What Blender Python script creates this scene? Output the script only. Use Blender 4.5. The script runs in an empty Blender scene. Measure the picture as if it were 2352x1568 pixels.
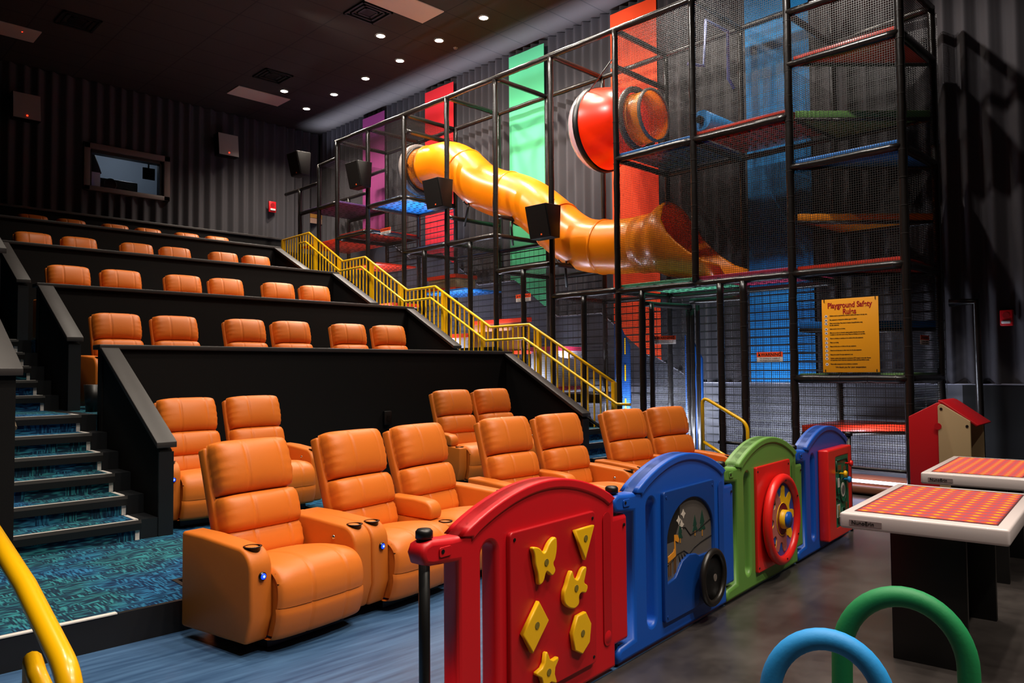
import bpy, math, random
from mathutils import Vector, Matrix, Euler
random.seed(7)
S = bpy.context.scene
C = S.collection
R = math.radians
PI = math.pi

# ------------------------------------------------------------ camera, world, exposure
cam_d = bpy.data.cameras.new('camera')
cam = bpy.data.objects.new('camera', cam_d)
C.objects.link(cam)
cam_d.sensor_width = 36.0
cam_d.lens = 1765.03 / 2352 * 36.0
cam_d.clip_start = 0.05
cam_d.clip_end = 80
_yaw, _pit, _rol = 0.77795563, 0.03773086, 0.00770028
_f = Vector((math.sin(_yaw) * math.cos(_pit), math.cos(_yaw) * math.cos(_pit), math.sin(_pit)))
_r = Vector((math.cos(_yaw), -math.sin(_yaw), 0))
_d = -_r.cross(_f)
_r2 = math.cos(_rol) * _r + math.sin(_rol) * _d
_d2 = -math.sin(_rol) * _r + math.cos(_rol) * _d
M = Matrix((( _r2.x, -_d2.x, -_f.x, 0), (_r2.y, -_d2.y, -_f.y, 0), (_r2.z, -_d2.z, -_f.z, 1.4), (0, 0, 0, 1)))
cam.matrix_world = M
S.camera = cam
S.view_settings.view_transform = 'Standard'
S.view_settings.look = 'None'
S.view_settings.gamma = 1
S.view_settings.use_curve_mapping = False
S.view_settings.exposure = 0.0
w = bpy.data.worlds.new('world')
S.world = w
w.use_nodes = True
w.node_tree.nodes['Background'].inputs[0].default_value = (0.5, 0.5, 0.6, 1)
w.node_tree.nodes['Background'].inputs[1].default_value = 0.012

# ------------------------------------------------------------ lamps of the room, with added fill lamps among them
def spot(loc, power, col=(1, .9, .8), aim=(0, 0, -1), ang=100, blend=.6, size=.08):
    d = bpy.data.lights.new('downlight_lamp', 'SPOT')
    d.energy = power; d.color = col; d.spot_size = R(ang); d.spot_blend = blend; d.shadow_soft_size = size
    o = bpy.data.objects.new('downlight_lamp', d)
    o.location = loc
    o.rotation_euler = Vector(aim).to_track_quat('-Z', 'Y').to_euler()
    o['kind'] = 'helper'
    C.objects.link(o)
    return o
def arealamp(loc, sx, sy, power, col, aim):
    d = bpy.data.lights.new('strip_lamp', 'AREA')
    d.shape = 'RECTANGLE'; d.size = sx; d.size_y = sy; d.energy = power; d.color = col
    o = bpy.data.objects.new('strip_lamp', d)
    o.location = loc
    zz = -Vector(aim).normalized(); yy = Vector((0, 1, 0)); xx = yy.cross(zz).normalized(); yy = zz.cross(xx)
    o.rotation_euler = Matrix((xx, yy, zz)).transposed().to_euler()
    o['kind'] = 'helper'
    C.objects.link(o)
    return o
WARM = (1.0, .88, .74); COOL = (.78, .84, 1.0)
# recessed downlights seen in the ceiling
DL = [(8.85, 9.62), (8.87, 10.86), (8.9, 12.11), (8.93, 13.35), (8.95, 14.6), (8.98, 15.84), (8.06, 15.17), (7.98, 11.44), (8.95, 8.38)]
DL_OFF = [(8.9, 7.1), (8.9, 5.85), (8.9, 4.6), (8.0, 7.7)]
for x, y in DL + DL_OFF:
    spot((x, y, 7.46), 420 if y > 7 else 260, WARM, ang=125, blend=.8)
# front house lights over front rows and play corner; first two are added fill
for x, y, p in ((2.2, -2.6, 620), (4.6, -2.4, 620), (.6, .2, 560), (3.0, -.2, 700), (5.0, .6, 640), (1.5, 3.6, 620), (3.6, 2.6, 420), (5.2, 3.2, 420), (2.0, 5.4, 420)):
    spot((x, y, 7.4), p, WARM, aim=(-.10, .22 if y < 2 else .1, -1), ang=90, blend=.8, size=.1)
# house lights aimed across the aisle at the play structure
for x, y, p in ((6.1, 6.9, 600), (6.1, 9.2, 640), (6.1, 11.6, 600)):
    spot((x, y, 7.4), p, (1, .92, .84), aim=(.75, .04, -.62), ang=100, blend=.7, size=.07)
spot((6.1, 4.3, 7.4), 800, (1, .92, .84), aim=(.62, -.2, -.7), ang=66, blend=.5, size=.07)
# added spots brightening the rows farther up
for x, y, p in ((2.6, 7.6, 330), (5.2, 7.4, 330), (3.6, 9.8, 330), (5.6, 9.6, 260), (4.0, 11.4, 230)):
    spot((x, y, 7.4), p, WARM, aim=(0, .12, -1), ang=84, blend=.8, size=.1)
# cool strip lighting low inside the play structure, washing the wall behind it
for y, z, ln, p in ((3.45, .35, .9, 34), (5.2, .4, 1.6, 50), (7.2, .6, 1.6, 110), (9.6, 1.0, 2.0, 120), (11.6, 1.7, 1.4, 90), (13.4, 2.6, 1.4, 60)):
    arealamp((9.05, y, z), .25, ln, p, COOL, (1, 0, .5))
for y, z, ln, p in ((5.9, .5, 1.0, 14), (8.6, 1.6, 1.6, 30), (10.4, 2.1, 1.8, 30), (12.2, 3.85, 1.0, 30), (13.5, 3.1, 1.0, 14)):  # added uplights that brighten the undersides of decks and nets
    arealamp((9.25, y, z), .2, ln, p, COOL, (.1, 0, 1))
spot((4.6, 2.6, 7.4), 620, (1, .92, .84), aim=(4.1, 1.0, -5.9), ang=28, blend=.7, size=.08)  # added spot that brightens the safety sign and corner tower
arealamp((9.98, 12.2, 6.45), .05, 9.5, 75, (.72, .78, 1.0), (-.05, 0, 1)).data.spread = R(58)  # added unseen uplight for the cool band along the ceiling edge


# ------------------------------------------------------------ materials
def nt(name):
    m = bpy.data.materials.new(name); m.use_nodes = True
    n = m.node_tree; b = n.nodes['Principled BSDF']
    return m, n, b
def lin(h):
    v = [int(h[i:i + 2], 16) / 255 for i in (0, 2, 4)]
    return tuple(c / 12.92 if c < .04045 else ((c + .055) / 1.055) ** 2.4 for c in v) + (1,)
def link(n, a, b): n.links.new(a, b)
def noisebump(n, b, scale, strength, dist=.01, detail=3, coord='Object'):
    tc = n.nodes.new('ShaderNodeTexCoord'); t = n.nodes.new('ShaderNodeTexNoise')
    t.inputs['Scale'].default_value = scale; t.inputs['Detail'].default_value = detail
    bp = n.nodes.new('ShaderNodeBump'); bp.inputs['Strength'].default_value = strength; bp.inputs['Distance'].default_value = dist
    link(n, tc.outputs[coord], t.inputs['Vector']); link(n, t.outputs['Fac'], bp.inputs['Height']); link(n, bp.outputs[0], b.inputs['Normal'])
    return t
def plain(name, col, rough=.5, metal=0, spec=.5, bump=None, vary=0, coat=0, vscale=6):
    m, n, b = nt(name)
    col = lin(col) if isinstance(col, str) else tuple(col) + (1,)
    b.inputs['Base Color'].default_value = col
    b.inputs['Roughness'].default_value = rough; b.inputs['Metallic'].default_value = metal
    b.inputs['Specular IOR Level'].default_value = spec
    b.inputs['Coat Weight'].default_value = coat
    if bump: noisebump(n, b, *bump)
    if vary:
        tc = n.nodes.new('ShaderNodeTexCoord'); t = n.nodes.new('ShaderNodeTexNoise'); t.inputs['Scale'].default_value = vscale
        t.inputs['Detail'].default_value = 5
        mx = n.nodes.new('ShaderNodeMixRGB'); mx.inputs[1].default_value = tuple(c * (1 - vary) for c in col[:3]) + (1,)
        mx.inputs[2].default_value = tuple(min(1, c * (1 + vary)) for c in col[:3]) + (1,)
        link(n, tc.outputs['Object'], t.inputs['Vector']); link(n, t.outputs['Fac'], mx.inputs[0]); link(n, mx.outputs[0], b.inputs['Base Color'])
    return m
def glow(name, col, strength):
    m, n, b = nt(name)
    col = lin(col) if isinstance(col, str) else tuple(col) + (1,)
    b.inputs['Base Color'].default_value = col
    b.inputs['Emission Color'].default_value = col; b.inputs['Emission Strength'].default_value = strength
    return m
def math_node(n, op, a, bb=None):
    k = n.nodes.new('ShaderNodeMath'); k.operation = op
    for i, v in ((0, a), (1, bb)):
        if v is None: continue
        if isinstance(v, (int, float)): k.inputs[i].default_value = v
        else: link(n, v, k.inputs[i])
    return k.outputs[0]
def net_mat(name, cell, thick, col='2a2624', rough=.45, thick_v=None):
    """a knotted net: threads on a square grid in the plane of the panel (UV in metres), holes between them"""
    m, n, b = nt(name)
    b.inputs['Base Color'].default_value = lin(col); b.inputs['Roughness'].default_value = rough
    uv = n.nodes.new('ShaderNodeUVMap'); sp = n.nodes.new('ShaderNodeSeparateXYZ'); link(n, uv.outputs[0], sp.inputs[0])
    gs = []
    for k in (0, 1):
        a = math_node(n, 'DIVIDE', sp.outputs[k], cell)
        a = math_node(n, 'FRACT', a)
        gs.append(math_node(n, 'LESS_THAN', a, thick_v if (k == 0 and thick_v) else thick))
    g = math_node(n, 'MAXIMUM', gs[0], gs[1])
    tr = n.nodes.new('ShaderNodeBsdfTransparent'); mx = n.nodes.new('ShaderNodeMixShader')
    link(n, g, mx.inputs[0]); link(n, tr.outputs[0], mx.inputs[1]); link(n, b.outputs[0], mx.inputs[2])
    link(n, mx.outputs[0], n.nodes['Material Output'].inputs[0])
    return m

MT = {}
MT['leather'] = plain('orange_leather', 'd47021', .46, spec=.4, bump=(55, .12, .004), vary=.06, vscale=2.5)
MT['leather2'] = plain('orange_leather_side', 'cc6d20', .5, spec=.35, bump=(80, .1, .003), vary=.05)
MT['black'] = plain('black_plastic', '0b0b0c', .4)
MT['cup'] = plain('black_cup_plastic', '050505', .3)
MT['chrome'] = plain('silver_button', 'c9c9c9', .2, metal=1)
MT['led'] = glow('blue_button_glow', '1038ff', 3.2)
MT['ledw'] = glow('pale_button_glow', '90b0ff', 2.2)
MT['blackwall'] = plain('black_wall_paint', '070505', .8, spec=.25, bump=(120, .15, .003), vary=.2)
MT['cap'] = plain('dark_stained_wood_cap', '2c2827', .5, vary=.25, bump=(30, .1, .002))
MT['vinyl'] = plain('black_vinyl_skirt', '0d1014', .45, bump=(60, .08, .002))
MT['nosing'] = plain('black_rubber_nosing', '0e0d0d', .5)
MT['white'] = plain('white_tread_strip', 'd8d2cc', .5)
MT['yellow'] = plain('yellow_rail_paint', 'f2b606', .28, coat=.4)
MT['foam'] = plain('black_foam_padding', '181412', .3, spec=.5, bump=(9, .25, .01))
MT['steel'] = plain('dark_steel_pipe', '2a2624', .35, metal=.5)
MT['tie'] = plain('black_cable_tie', '2e2a28', .3)
MT['slide'] = plain('yellow_slide_plastic', 'f08c08', .3, spec=.5, coat=.2, vary=.03)
MT['slidered'] = plain('orange_red_pod_plastic', 'e23006', .32, coat=.15)
def translucent(m, col, f):
    n = m.node_tree; b = n.nodes['Principled BSDF']; tr = n.nodes.new('ShaderNodeBsdfTranslucent'); tr.inputs[0].default_value = lin(col)
    mx = n.nodes.new('ShaderNodeMixShader'); mx.inputs[0].default_value = f
    link(n, b.outputs[0], mx.inputs[1]); link(n, tr.outputs[0], mx.inputs[2]); link(n, mx.outputs[0], n.nodes['Material Output'].inputs[0])
translucent(MT['slide'], 'ff8008', .3); translucent(MT['slidered'], 'ff3a06', .35)
MT['clearp'] = None
MT['red'] = plain('red_moulded_plastic', 'c8101c', .4, bump=(140, .05, .002))
MT['redflat'] = plain('red_panel_plastic', 'b80d18', .42, bump=(160, .04, .002))
MT['redbr'] = plain('bright_red_plastic', 'e0201c', .33, coat=.2)
MT['blue'] = plain('blue_moulded_plastic', '0e50b4', .4, bump=(140, .05, .002))
MT['blueflat'] = plain('blue_panel_plastic', '083c88', .42)
MT['green'] = plain('olive_green_moulded_plastic', '5f8f3e', .45, bump=(140, .05, .002))
MT['maze'] = plain('green_maze_board', '0e6b4a', .4)
MT['yelp'] = plain('yellow_plastic', 'f0b80c', .42)
MT['sky'] = plain('light_blue_plastic', '1f7fc4', .4)
MT['brownp'] = plain('brown_printed', '7a4a2a', .5)
MT['deckred'] = plain('red_deck_plate', 'd03018', .35, coat=.2)
MT['deckblue'] = plain('blue_deck_plate', '1a78d0', .35, coat=.2)
MT['deckgreen'] = plain('green_deck_plate', '6a9a50', .4)
MT['deckorange'] = plain('orange_deck_plate', 'e88a10', .4)
MT['deckpurple'] = plain('purple_deck_plate', '6a4c8c', .4)
MT['deckmint'] = plain('mint_deck_plate', '5fb889', .4)
MT['deckpink'] = plain('pink_red_deck_plate', 'b83050', .4)
MT['bpurple'] = plain('purple_fabric', '8c2a6c', .85)
MT['bred'] = plain('red_fabric', 'd81420', .85)
MT['bgreen'] = plain('green_fabric', '4fb983', .85)
MT['borange'] = plain('orange_fabric', 'f0460e', .85)
MT['bblue'] = plain('blue_fabric', '0e86d0', .85)
MT['curtain'] = plain('charcoal_curtain', '3e3b3f', .9, bump=(200, .2, .002))
MT['wainsblack'] = plain('black_wainscot_vinyl', '0b0a0a', .6, spec=.2)  # darker copy of the wainscot colour, shade put in against lamp spill
MT['wains'] = plain('grey_wainscot_vinyl', '46464e', .55, bump=(90, .25, .003), vary=.1)
MT['speaker'] = plain('black_speaker_case', '0f0c0b', .5, spec=.25, bump=(150, .1, .002))
MT['grille'] = plain('speaker_grille_cloth', '8a7f7a', .8, bump=(400, .3, .002))
MT['grilleb'] = plain('dark_speaker_grille', '120f0d', .7, spec=.2, bump=(400, .3, .002))
MT['alarm'] = plain('red_alarm_plastic', 'd01420', .35)
MT['clearlens'] = plain('clear_strobe_lens', 'd8d4d0', .15)
MT['beige'] = plain('beige_play_panel', 'b49a72', .6, bump=(90, .05, .002))
MT['beech'] = plain('light_wood_board', 'c8965c', .5, vary=.12)
MT['foamgreen'] = plain('green_foam_tube', '12834a', .6, bump=(120, .15, .003))
MT['foamblue'] = plain('light_blue_foam_tube', '2292dc', .6, bump=(120, .15, .003))
MT['tabletop'] = plain('frosted_white_tabletop', 'd8cccc', .3, coat=.2)
MT['sign_y'] = plain('yellow_sign_board', 'e89a08', .5)
MT['sign_w'] = plain('white_sign_board', 'd8cec8', .5)
MT['sign_o'] = plain('orange_sign_band', 'f04a18', .5)
MT['txt_r'] = plain('red_lettering', 'a01014', .5)
MT['txt_k'] = plain('black_lettering', '0c0b0b', .5)
MT['txt_n'] = plain('navy_lettering', '24305c', .5)
MT['frame'] = plain('brushed_window_frame', '6a5c56', .5)
MT['room'] = plain('booth_wall_grey', '5a6470', .8)
MT['glass'] = None
MT['led_strip'] = glow('white_led_strip', 'e8e0ff', 6)
MT['bulb'] = glow('downlight_lens_glow', 'fff4e4', 28)
MT['trimring'] = plain('downlight_trim', '6c625c', .4)
MT['troffer'] = plain('unlit_light_diffuser', 'c0aa9c', .6)
MT['vent'] = plain('black_vent_metal', '0c0a0a', .5)
MT['redled'] = glow('red_led_dot', 'ff2a10', 5)
MT['boxw'] = plain('white_padded_box', 'c8c8d0', .5)
MT['brownpad'] = plain('brown_padding', '6a3c22', .6)

def _glass():
    m, n, b = nt('booth_glass')
    b.inputs['Base Color'].default_value = (.9, .95, 1, 1); b.inputs['Roughness'].default_value = .02
    b.inputs['Transmission Weight'].default_value = 1; b.inputs['IOR'].default_value = 1.05
    MT['glass'] = m
    m, n, b = nt('clear_dome_plastic')
    b.inputs['Base Color'].default_value = (.85, .78, .85, 1); b.inputs['Roughness'].default_value = .08
    b.inputs['Alpha'].default_value = .42; b.inputs['Coat Weight'].default_value = 1
    MT['clearp'] = m
    m, n, b = nt('clear_window_film')
    b.inputs['Base Color'].default_value = (.75, .78, .8, 1); b.inputs['Roughness'].default_value = .1
    b.inputs['Alpha'].default_value = .22
    MT['film'] = m
_glass()
MT['net'] = net_mat('fine_black_net', .026, .17, '211e1c', .42)
MT['netc'] = net_mat('coarse_black_net', .115, .17, '0b0b0c', .5, .06)
MT['netroof'] = net_mat('fine_roof_net', .02, .24, '3c3632', .35)

def _carpet():
    m, n, b = nt('teal_blue_carpet')
    b.inputs['Roughness'].default_value = .95; b.inputs['Specular IOR Level'].default_value = .1
    tc = n.nodes.new('ShaderNodeTexCoord')
    sp = n.nodes.new('ShaderNodeSeparateXYZ'); link(n, tc.outputs['Object'], sp.inputs[0])
    X_, Y_, Z_ = sp.outputs
    def snap(v, k): return math_node(n, 'FLOOR', math_node(n, 'MULTIPLY', v, k))
    def mul(v, k): return math_node(n, 'MULTIPLY', v, k)
    def noise_at(a, b_, c, scale=1.0, det=0):
        cb = n.nodes.new('ShaderNodeCombineXYZ')
        for i, v in enumerate((a, b_, c)): link(n, v, cb.inputs[i])
        t = n.nodes.new('ShaderNodeTexNoise'); t.inputs['Scale'].default_value = scale; t.inputs['Detail'].default_value = det
        link(n, cb.outputs[0], t.inputs['Vector']); return t.outputs['Fac']
    # short threads running along x, and threads running across, swapping block by block
    la = noise_at(mul(X_, 14), mul(snap(Y_, 120), 7.31), mul(snap(Z_, 120), 5.7))
    lb = noise_at(mul(snap(X_, 120), 6.13), mul(Y_, 14), mul(Z_, 14))
    blk = noise_at(mul(snap(X_, 11), .9), mul(snap(Y_, 16), .83), mul(snap(Z_, 13), .71))
    sel = math_node(n, 'GREATER_THAN', blk, .5)
    mx = n.nodes.new('ShaderNodeMix'); mx.data_type = 'FLOAT'
    link(n, sel, mx.inputs[0]); link(n, la, mx.inputs[2]); link(n, lb, mx.inputs[3])
    cr = n.nodes.new('ShaderNodeValToRGB')
    cr.color_ramp.elements[0].position = .40; cr.color_ramp.elements[0].color = lin('182c3c')
    cr.color_ramp.elements[1].position = .68; cr.color_ramp.elements[1].color = lin('327c84')
    e = cr.color_ramp.elements.new(.52); e.color = lin('1a3c50')
    link(n, mx.outputs[0], cr.inputs[0])
    big = n.nodes.new('ShaderNodeTexNoise'); big.inputs['Scale'].default_value = 1.6; big.inputs['Detail'].default_value = 1
    link(n, tc.outputs['Object'], big.inputs['Vector'])
    mr = n.nodes.new('ShaderNodeMapRange'); mr.inputs[1].default_value = .45; mr.inputs[2].default_value = .6
    link(n, big.outputs['Fac'], mr.inputs[0])
    hs = n.nodes.new('ShaderNodeMixRGB'); hs.blend_type = 'MIX'
    cr2 = n.nodes.new('ShaderNodeValToRGB')
    cr2.color_ramp.elements[0].position = .42; cr2.color_ramp.elements[0].color = lin('12294a')
    cr2.color_ramp.elements[1].position = .66; cr2.color_ramp.elements[1].color = lin('2c6e98')
    link(n, mx.outputs[0], cr2.inputs[0])
    link(n, mr.outputs[0], hs.inputs[0]); link(n, cr.outputs[0], hs.inputs[1]); link(n, cr2.outputs[0], hs.inputs[2])
    link(n, hs.outputs[0], b.inputs['Base Color'])
    MT['carpet'] = m
_carpet()
def _floor():
    m, n, b = nt('dark_concrete_floor')
    tc = n.nodes.new('ShaderNodeTexCoord')
    t = n.nodes.new('ShaderNodeTexNoise'); t.inputs['Scale'].default_value = 1.7; t.inputs['Detail'].default_value = 8; t.inputs['Roughness'].default_value = .65
    link(n, tc.outputs['Object'], t.inputs['Vector'])
    cr = n.nodes.new('ShaderNodeValToRGB')
    cr.color_ramp.elements[0].position = .35; cr.color_ramp.elements[0].color = lin('2c2827')
    cr.color_ramp.elements[1].position = .7; cr.color_ramp.elements[1].color = lin('4c4745')
    link(n, t.outputs['Fac'], cr.inputs[0]); link(n, cr.outputs[0], b.inputs['Base Color'])
    mr = n.nodes.new('ShaderNodeMapRange'); mr.inputs[3].default_value = .2; mr.inputs[4].default_value = .45
    link(n, t.outputs['Fac'], mr.inputs[0]); link(n, mr.outputs[0], b.inputs['Roughness'])
    MT['concrete'] = m
    m, n, b = nt('blue_vinyl_floor')
    tc = n.nodes.new('ShaderNodeTexCoord'); mp = n.nodes.new('ShaderNodeMapping'); mp.inputs['Scale'].default_value = (2, 24, 1)
    mp.inputs['Rotation'].default_value = (0, 0, R(9))
    t = n.nodes.new('ShaderNodeTexNoise'); t.inputs['Scale'].default_value = 1; t.inputs['Detail'].default_value = 4
    link(n, tc.outputs['Object'], mp.inputs[0]); link(n, mp.outputs[0], t.inputs['Vector'])
    cr = n.nodes.new('ShaderNodeValToRGB')
    cr.color_ramp.elements[0].position = .35; cr.color_ramp.elements[0].color = lin('2c4a6e')
    cr.color_ramp.elements[1].position = .65; cr.color_ramp.elements[1].color = lin('46688e')
    link(n, t.outputs['Fac'], cr.inputs[0]); link(n, cr.outputs[0], b.inputs['Base Color'])
    b.inputs['Roughness'].default_value = .38
    MT['vinylfloor'] = m
    # ceiling of dark lay-in tiles: the grid lines are part of the pattern
    m, n, b = nt('dark_ceiling_tiles')
    tc = n.nodes.new('ShaderNodeTexCoord'); sp = n.nodes.new('ShaderNodeSeparateXYZ'); link(n, tc.outputs['Object'], sp.inputs[0])
    gs = []
    for k, cell, off in ((0, 1.24, 9.48 % 1.24), (1, .622, 8.676 % .622)):
        a = math_node(n, 'SUBTRACT', sp.outputs[k], off - .012); a = math_node(n, 'DIVIDE', a, cell); a = math_node(n, 'FRACT', a)
        gs.append(math_node(n, 'LESS_THAN', a, .024 / cell))
    g = math_node(n, 'MAXIMUM', gs[0], gs[1])
    mx = n.nodes.new('ShaderNodeMixRGB'); mx.inputs[1].default_value = lin('2b2522'); mx.inputs[2].default_value = lin('0d0b0a')
    link(n, g, mx.inputs[0]); link(n, mx.outputs[0], b.inputs['Base Color']); b.inputs['Roughness'].default_value = .85
    MT['ceiling'] = m
    # light table panel: rows of warm LED dots glowing through frosted acrylic
    m, n, b = nt('glowing_led_table_panel')
    uv = n.nodes.new('ShaderNodeUVMap'); sp = n.nodes.new('ShaderNodeSeparateXYZ'); link(n, uv.outputs[0], sp.inputs[0])
    ds = []
    for k, cnt in ((0, 13), (1, 8)):
        a = math_node(n, 'MULTIPLY', sp.outputs[k], cnt); a = math_node(n, 'FRACT', a); a = math_node(n, 'SUBTRACT', a, .5)
        a = math_node(n, 'MULTIPLY', a, 2.5 if k == 0 else 1.75)
        ds.append(math_node(n, 'MULTIPLY', a, a))
    dd = math_node(n, 'SQRT', math_node(n, 'ADD', ds[0], ds[1]))
    cr = n.nodes.new('ShaderNodeValToRGB'); cr.color_ramp.interpolation = 'EASE'
    cr.color_ramp.elements[0].position = .2; cr.color_ramp.elements[0].color = lin('ffc010')
    cr.color_ramp.elements[1].position = 1; cr.color_ramp.elements[1].color = lin('b05258')
    e = cr.color_ramp.elements.new(.7); e.color = lin('ea4434')
    e = cr.color_ramp.elements.new(.42); e.color = lin('ff621c')
    link(n, dd, cr.inputs[0])
    # fade to the frosted white rim
    ed = []
    for k in (0, 1):
        a = math_node(n, 'SUBTRACT', sp.outputs[k], .5); a = math_node(n, 'ABSOLUTE', a); ed.append(a)
    emx = math_node(n, 'MAXIMUM', ed[0], ed[1])
    mr = n.nodes.new('ShaderNodeMapRange'); mr.inputs[1].default_value = .47; mr.inputs[2].default_value = .5; mr.inputs[3].default_value = 1.3; mr.inputs[4].default_value = 0
    link(n, emx, mr.inputs[0])
    link(n, cr.outputs[0], b.inputs['Emission Color']); link(n, mr.outputs[0], b.inputs['Emission Strength'])
    b.inputs['Base Color'].default_value = lin('2c2220'); b.inputs['Roughness'].default_value = .35
    MT['ledpanel'] = m
_floor()

# ------------------------------------------------------------ mesh helpers
class MB:
    def __init__(s): s.v = []; s.f = []; s.sm = []; s.uv = {}; s.mi = {}; s.m2 = None
    def add(s, vs, fs, smooth=False, mat=None):
        o = len(s.v)
        if mat is not None: vs = [mat @ Vector(p) for p in vs]
        s.v += [tuple(p) for p in vs]
        for f in fs: s.f.append(tuple(i + o for i in f)); s.sm.append(smooth)
        return s
    def box(s, x0, x1, y0, y1, z0, z1, mat=None):
        vs = [(x, y, z) for z in (z0, z1) for y in (y0, y1) for x in (x0, x1)]
        return s.add(vs, [(0, 2, 3, 1), (4, 5, 7, 6), (0, 1, 5, 4), (2, 6, 7, 3), (0, 4, 6, 2), (1, 3, 7, 5)], False, mat)
    def prism(s, poly, h0, h1, axis='z', mat=None, smooth=False):
        """poly in the two remaining axes (x,y | x,z | y,z), extruded along axis"""
        def P(a, b, h): return (a, b, h) if axis == 'z' else ((a, h, b) if axis == 'y' else (h, a, b))
        n = len(poly)
        vs = [P(a, b, h0) for a, b in poly] + [P(a, b, h1) for a, b in poly]
        fs = [tuple(range(n))[::-1], tuple(range(n, 2 * n))]
        o = len(s.v)
        s.add(vs, fs, False, mat)
        for i in range(n):
            j = (i + 1) % n
            s.f.append((o + i, o + j, o + n + j, o + n + i)); s.sm.append(smooth)
        return s
    def tube(s, path, r, n=12, closed=False, caps=True, smooth=True, mat=None):
        path = [Vector(p) for p in path]; m = len(path)
        rr = r if isinstance(r, (list, tuple)) else [r] * m
        vs = []; up = None
        for i in range(m):
            if closed: t = path[(i + 1) % m] - path[i - 1]
            elif i == 0: t = path[1] - path[0]
            elif i == m - 1: t = path[-1] - path[-2]
            else: t = (path[i + 1] - path[i]).normalized() + (path[i] - path[i - 1]).normalized()
            t.normalize()
            if up is None:
                up = Vector((0, 0, 1)) if abs(t.z) < .9 else Vector((1, 0, 0))
            up = (up - t * up.dot(t)).normalized(); sd = t.cross(up)
            k = rr[i]
            if not closed and 0 < i < m - 1:
                a = (path[i + 1] - path[i]).normalized(); bq = (path[i] - path[i - 1]).normalized()
                c = max(.3, math.sqrt(max(0, (1 + a.dot(bq)) / 2)))
            else: c = 1
            for j in range(n):
                a = 2 * PI * j / n
                vs.append(path[i] + (up * math.cos(a) + sd * math.sin(a)) * (k / (c if False else 1)))
        fs = []
        for i in range(m if closed else m - 1):
            i2 = (i + 1) % m
            for j in range(n):
                j2 = (j + 1) % n
                fs.append((i * n + j, i * n + j2, i2 * n + j2, i2 * n + j))
        s.add(vs, fs, smooth, mat)
        if caps and not closed:
            o = len(s.v) - m * n
            s.f.append(tuple(o + j for j in range(n))[::-1]); s.sm.append(False)
            s.f.append(tuple(o + (m - 1) * n + j for j in range(n))); s.sm.append(False)
        return s
    def lathe(s, prof, c=(0, 0, 0), axis='z', n=24, mat=None, smooth=True, a0=0, a1=2 * PI):
        full = abs(a1 - a0 - 2 * PI) < 1e-6
        vs = []; fs = []; m = len(prof); k = n if full else n + 1
        for i in range(k):
            a = a0 + (a1 - a0) * i / n
            for r, h in prof:
                u, v = r * math.cos(a), r * math.sin(a)
                p = (u, v, h) if axis == 'z' else ((u, h, v) if axis == 'y' else (h, u, v))
                vs.append((p[0] + c[0], p[1] + c[1], p[2] + c[2]))
        for i in range(n):
            i2 = (i + 1) % k
            for j in range(m - 1):
                fs.append((i * m + j, i2 * m + j, i2 * m + j + 1, i * m + j + 1))
        return s.add(vs, fs, smooth, mat)
    def disc(s, c, r, axis='z', n=24, h=.002, rot=0, ratio=1, mat=None):
        poly = [(r * math.cos(2 * PI * i / n + rot), ratio * r * math.sin(2 * PI * i / n + rot)) for i in range(n)]
        i1, i2 = {'z': (0, 1), 'y': (0, 2), 'x': (1, 2)}[axis]; i3 = {'z': 2, 'y': 1, 'x': 0}[axis]
        poly = [(a + c[i1], b + c[i2]) for a, b in poly]
        return s.prism(poly, c[i3], c[i3] + h, axis, mat)
    def quad(s, pts, uvs=None, smooth=False):
        s.add(pts, [tuple(range(len(pts)))], smooth)
        if uvs: s.uv[len(s.f) - 1] = uvs
        return s
    def grid(s, fn, nu, nv, smooth=True, mat=None):
        vs = [fn(i / nu, j / nv) for j in range(nv + 1) for i in range(nu + 1)]
        fs = [(j * (nu + 1) + i, j * (nu + 1) + i + 1, (j + 1) * (nu + 1) + i + 1, (j + 1) * (nu + 1) + i) for j in range(nv) for i in range(nu)]
        return s.add(vs, fs, smooth, mat)
    def build(s, name, mat, parent=None, bevel=0, seg=2, label=None, loc=None):
        me = bpy.data.meshes.new(name)
        me.from_pydata(s.v, [], s.f)
        me.polygons.foreach_set('use_smooth', s.sm)
        if s.uv:
            ul = me.uv_layers.new(name='UVMap')
            for fi, uvs in s.uv.items():
                for k, li in enumerate(me.polygons[fi].loop_indices): ul.data[li].uv = uvs[k]
        me.materials.append(MT[mat] if isinstance(mat, str) else mat)
        if s.m2:
            me.materials.append(MT[s.m2])
            for fi in s.mi: me.polygons[fi].material_index = 1
        me.update()
        o = bpy.data.objects.new(name, me); C.objects.link(o)
        if parent is not None: o.parent = parent
        if loc: o.location = loc
        if bevel:
            b = o.modifiers.new('bevel', 'BEVEL'); b.width = bevel; b.segments = seg; b.limit_method = 'ANGLE'; b.angle_limit = R(40)
            b.harden_normals = False
            me.polygons.foreach_set('use_smooth', [True] * len(me.polygons))
        if label: o['label'] = label
        return o
def thing(name, label, cat, loc=(0, 0, 0), rz=0, group=None):
    o = bpy.data.objects.new(name, None); C.objects.link(o); o.location = loc; o.rotation_euler = (0, 0, rz)
    o.empty_display_size = .1
    return tag(o, label, cat, group)
def tag(o, label, cat, group=None):
    o['label'] = label; o['category'] = cat
    if group: o['group'] = group
    return o
def struct(mb, name, mat, parent=None, bevel=0):
    o = mb.build(name, mat, parent, bevel)
    if parent is None: o['kind'] = 'structure'
    return o
def kids(o): return [c for c in bpy.data.objects if c.parent == o]
_kc = {}
def copy_tree(src, parent=None):
    if src.name not in _kc: _kc[src.name] = [c.name for c in bpy.data.objects if c.parent == src]
    c = src.copy(); C.objects.link(c)
    if parent is not None: c.parent = parent
    for nm in _kc[src.name]: copy_tree(bpy.data.objects[nm], c)
    return c
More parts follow.
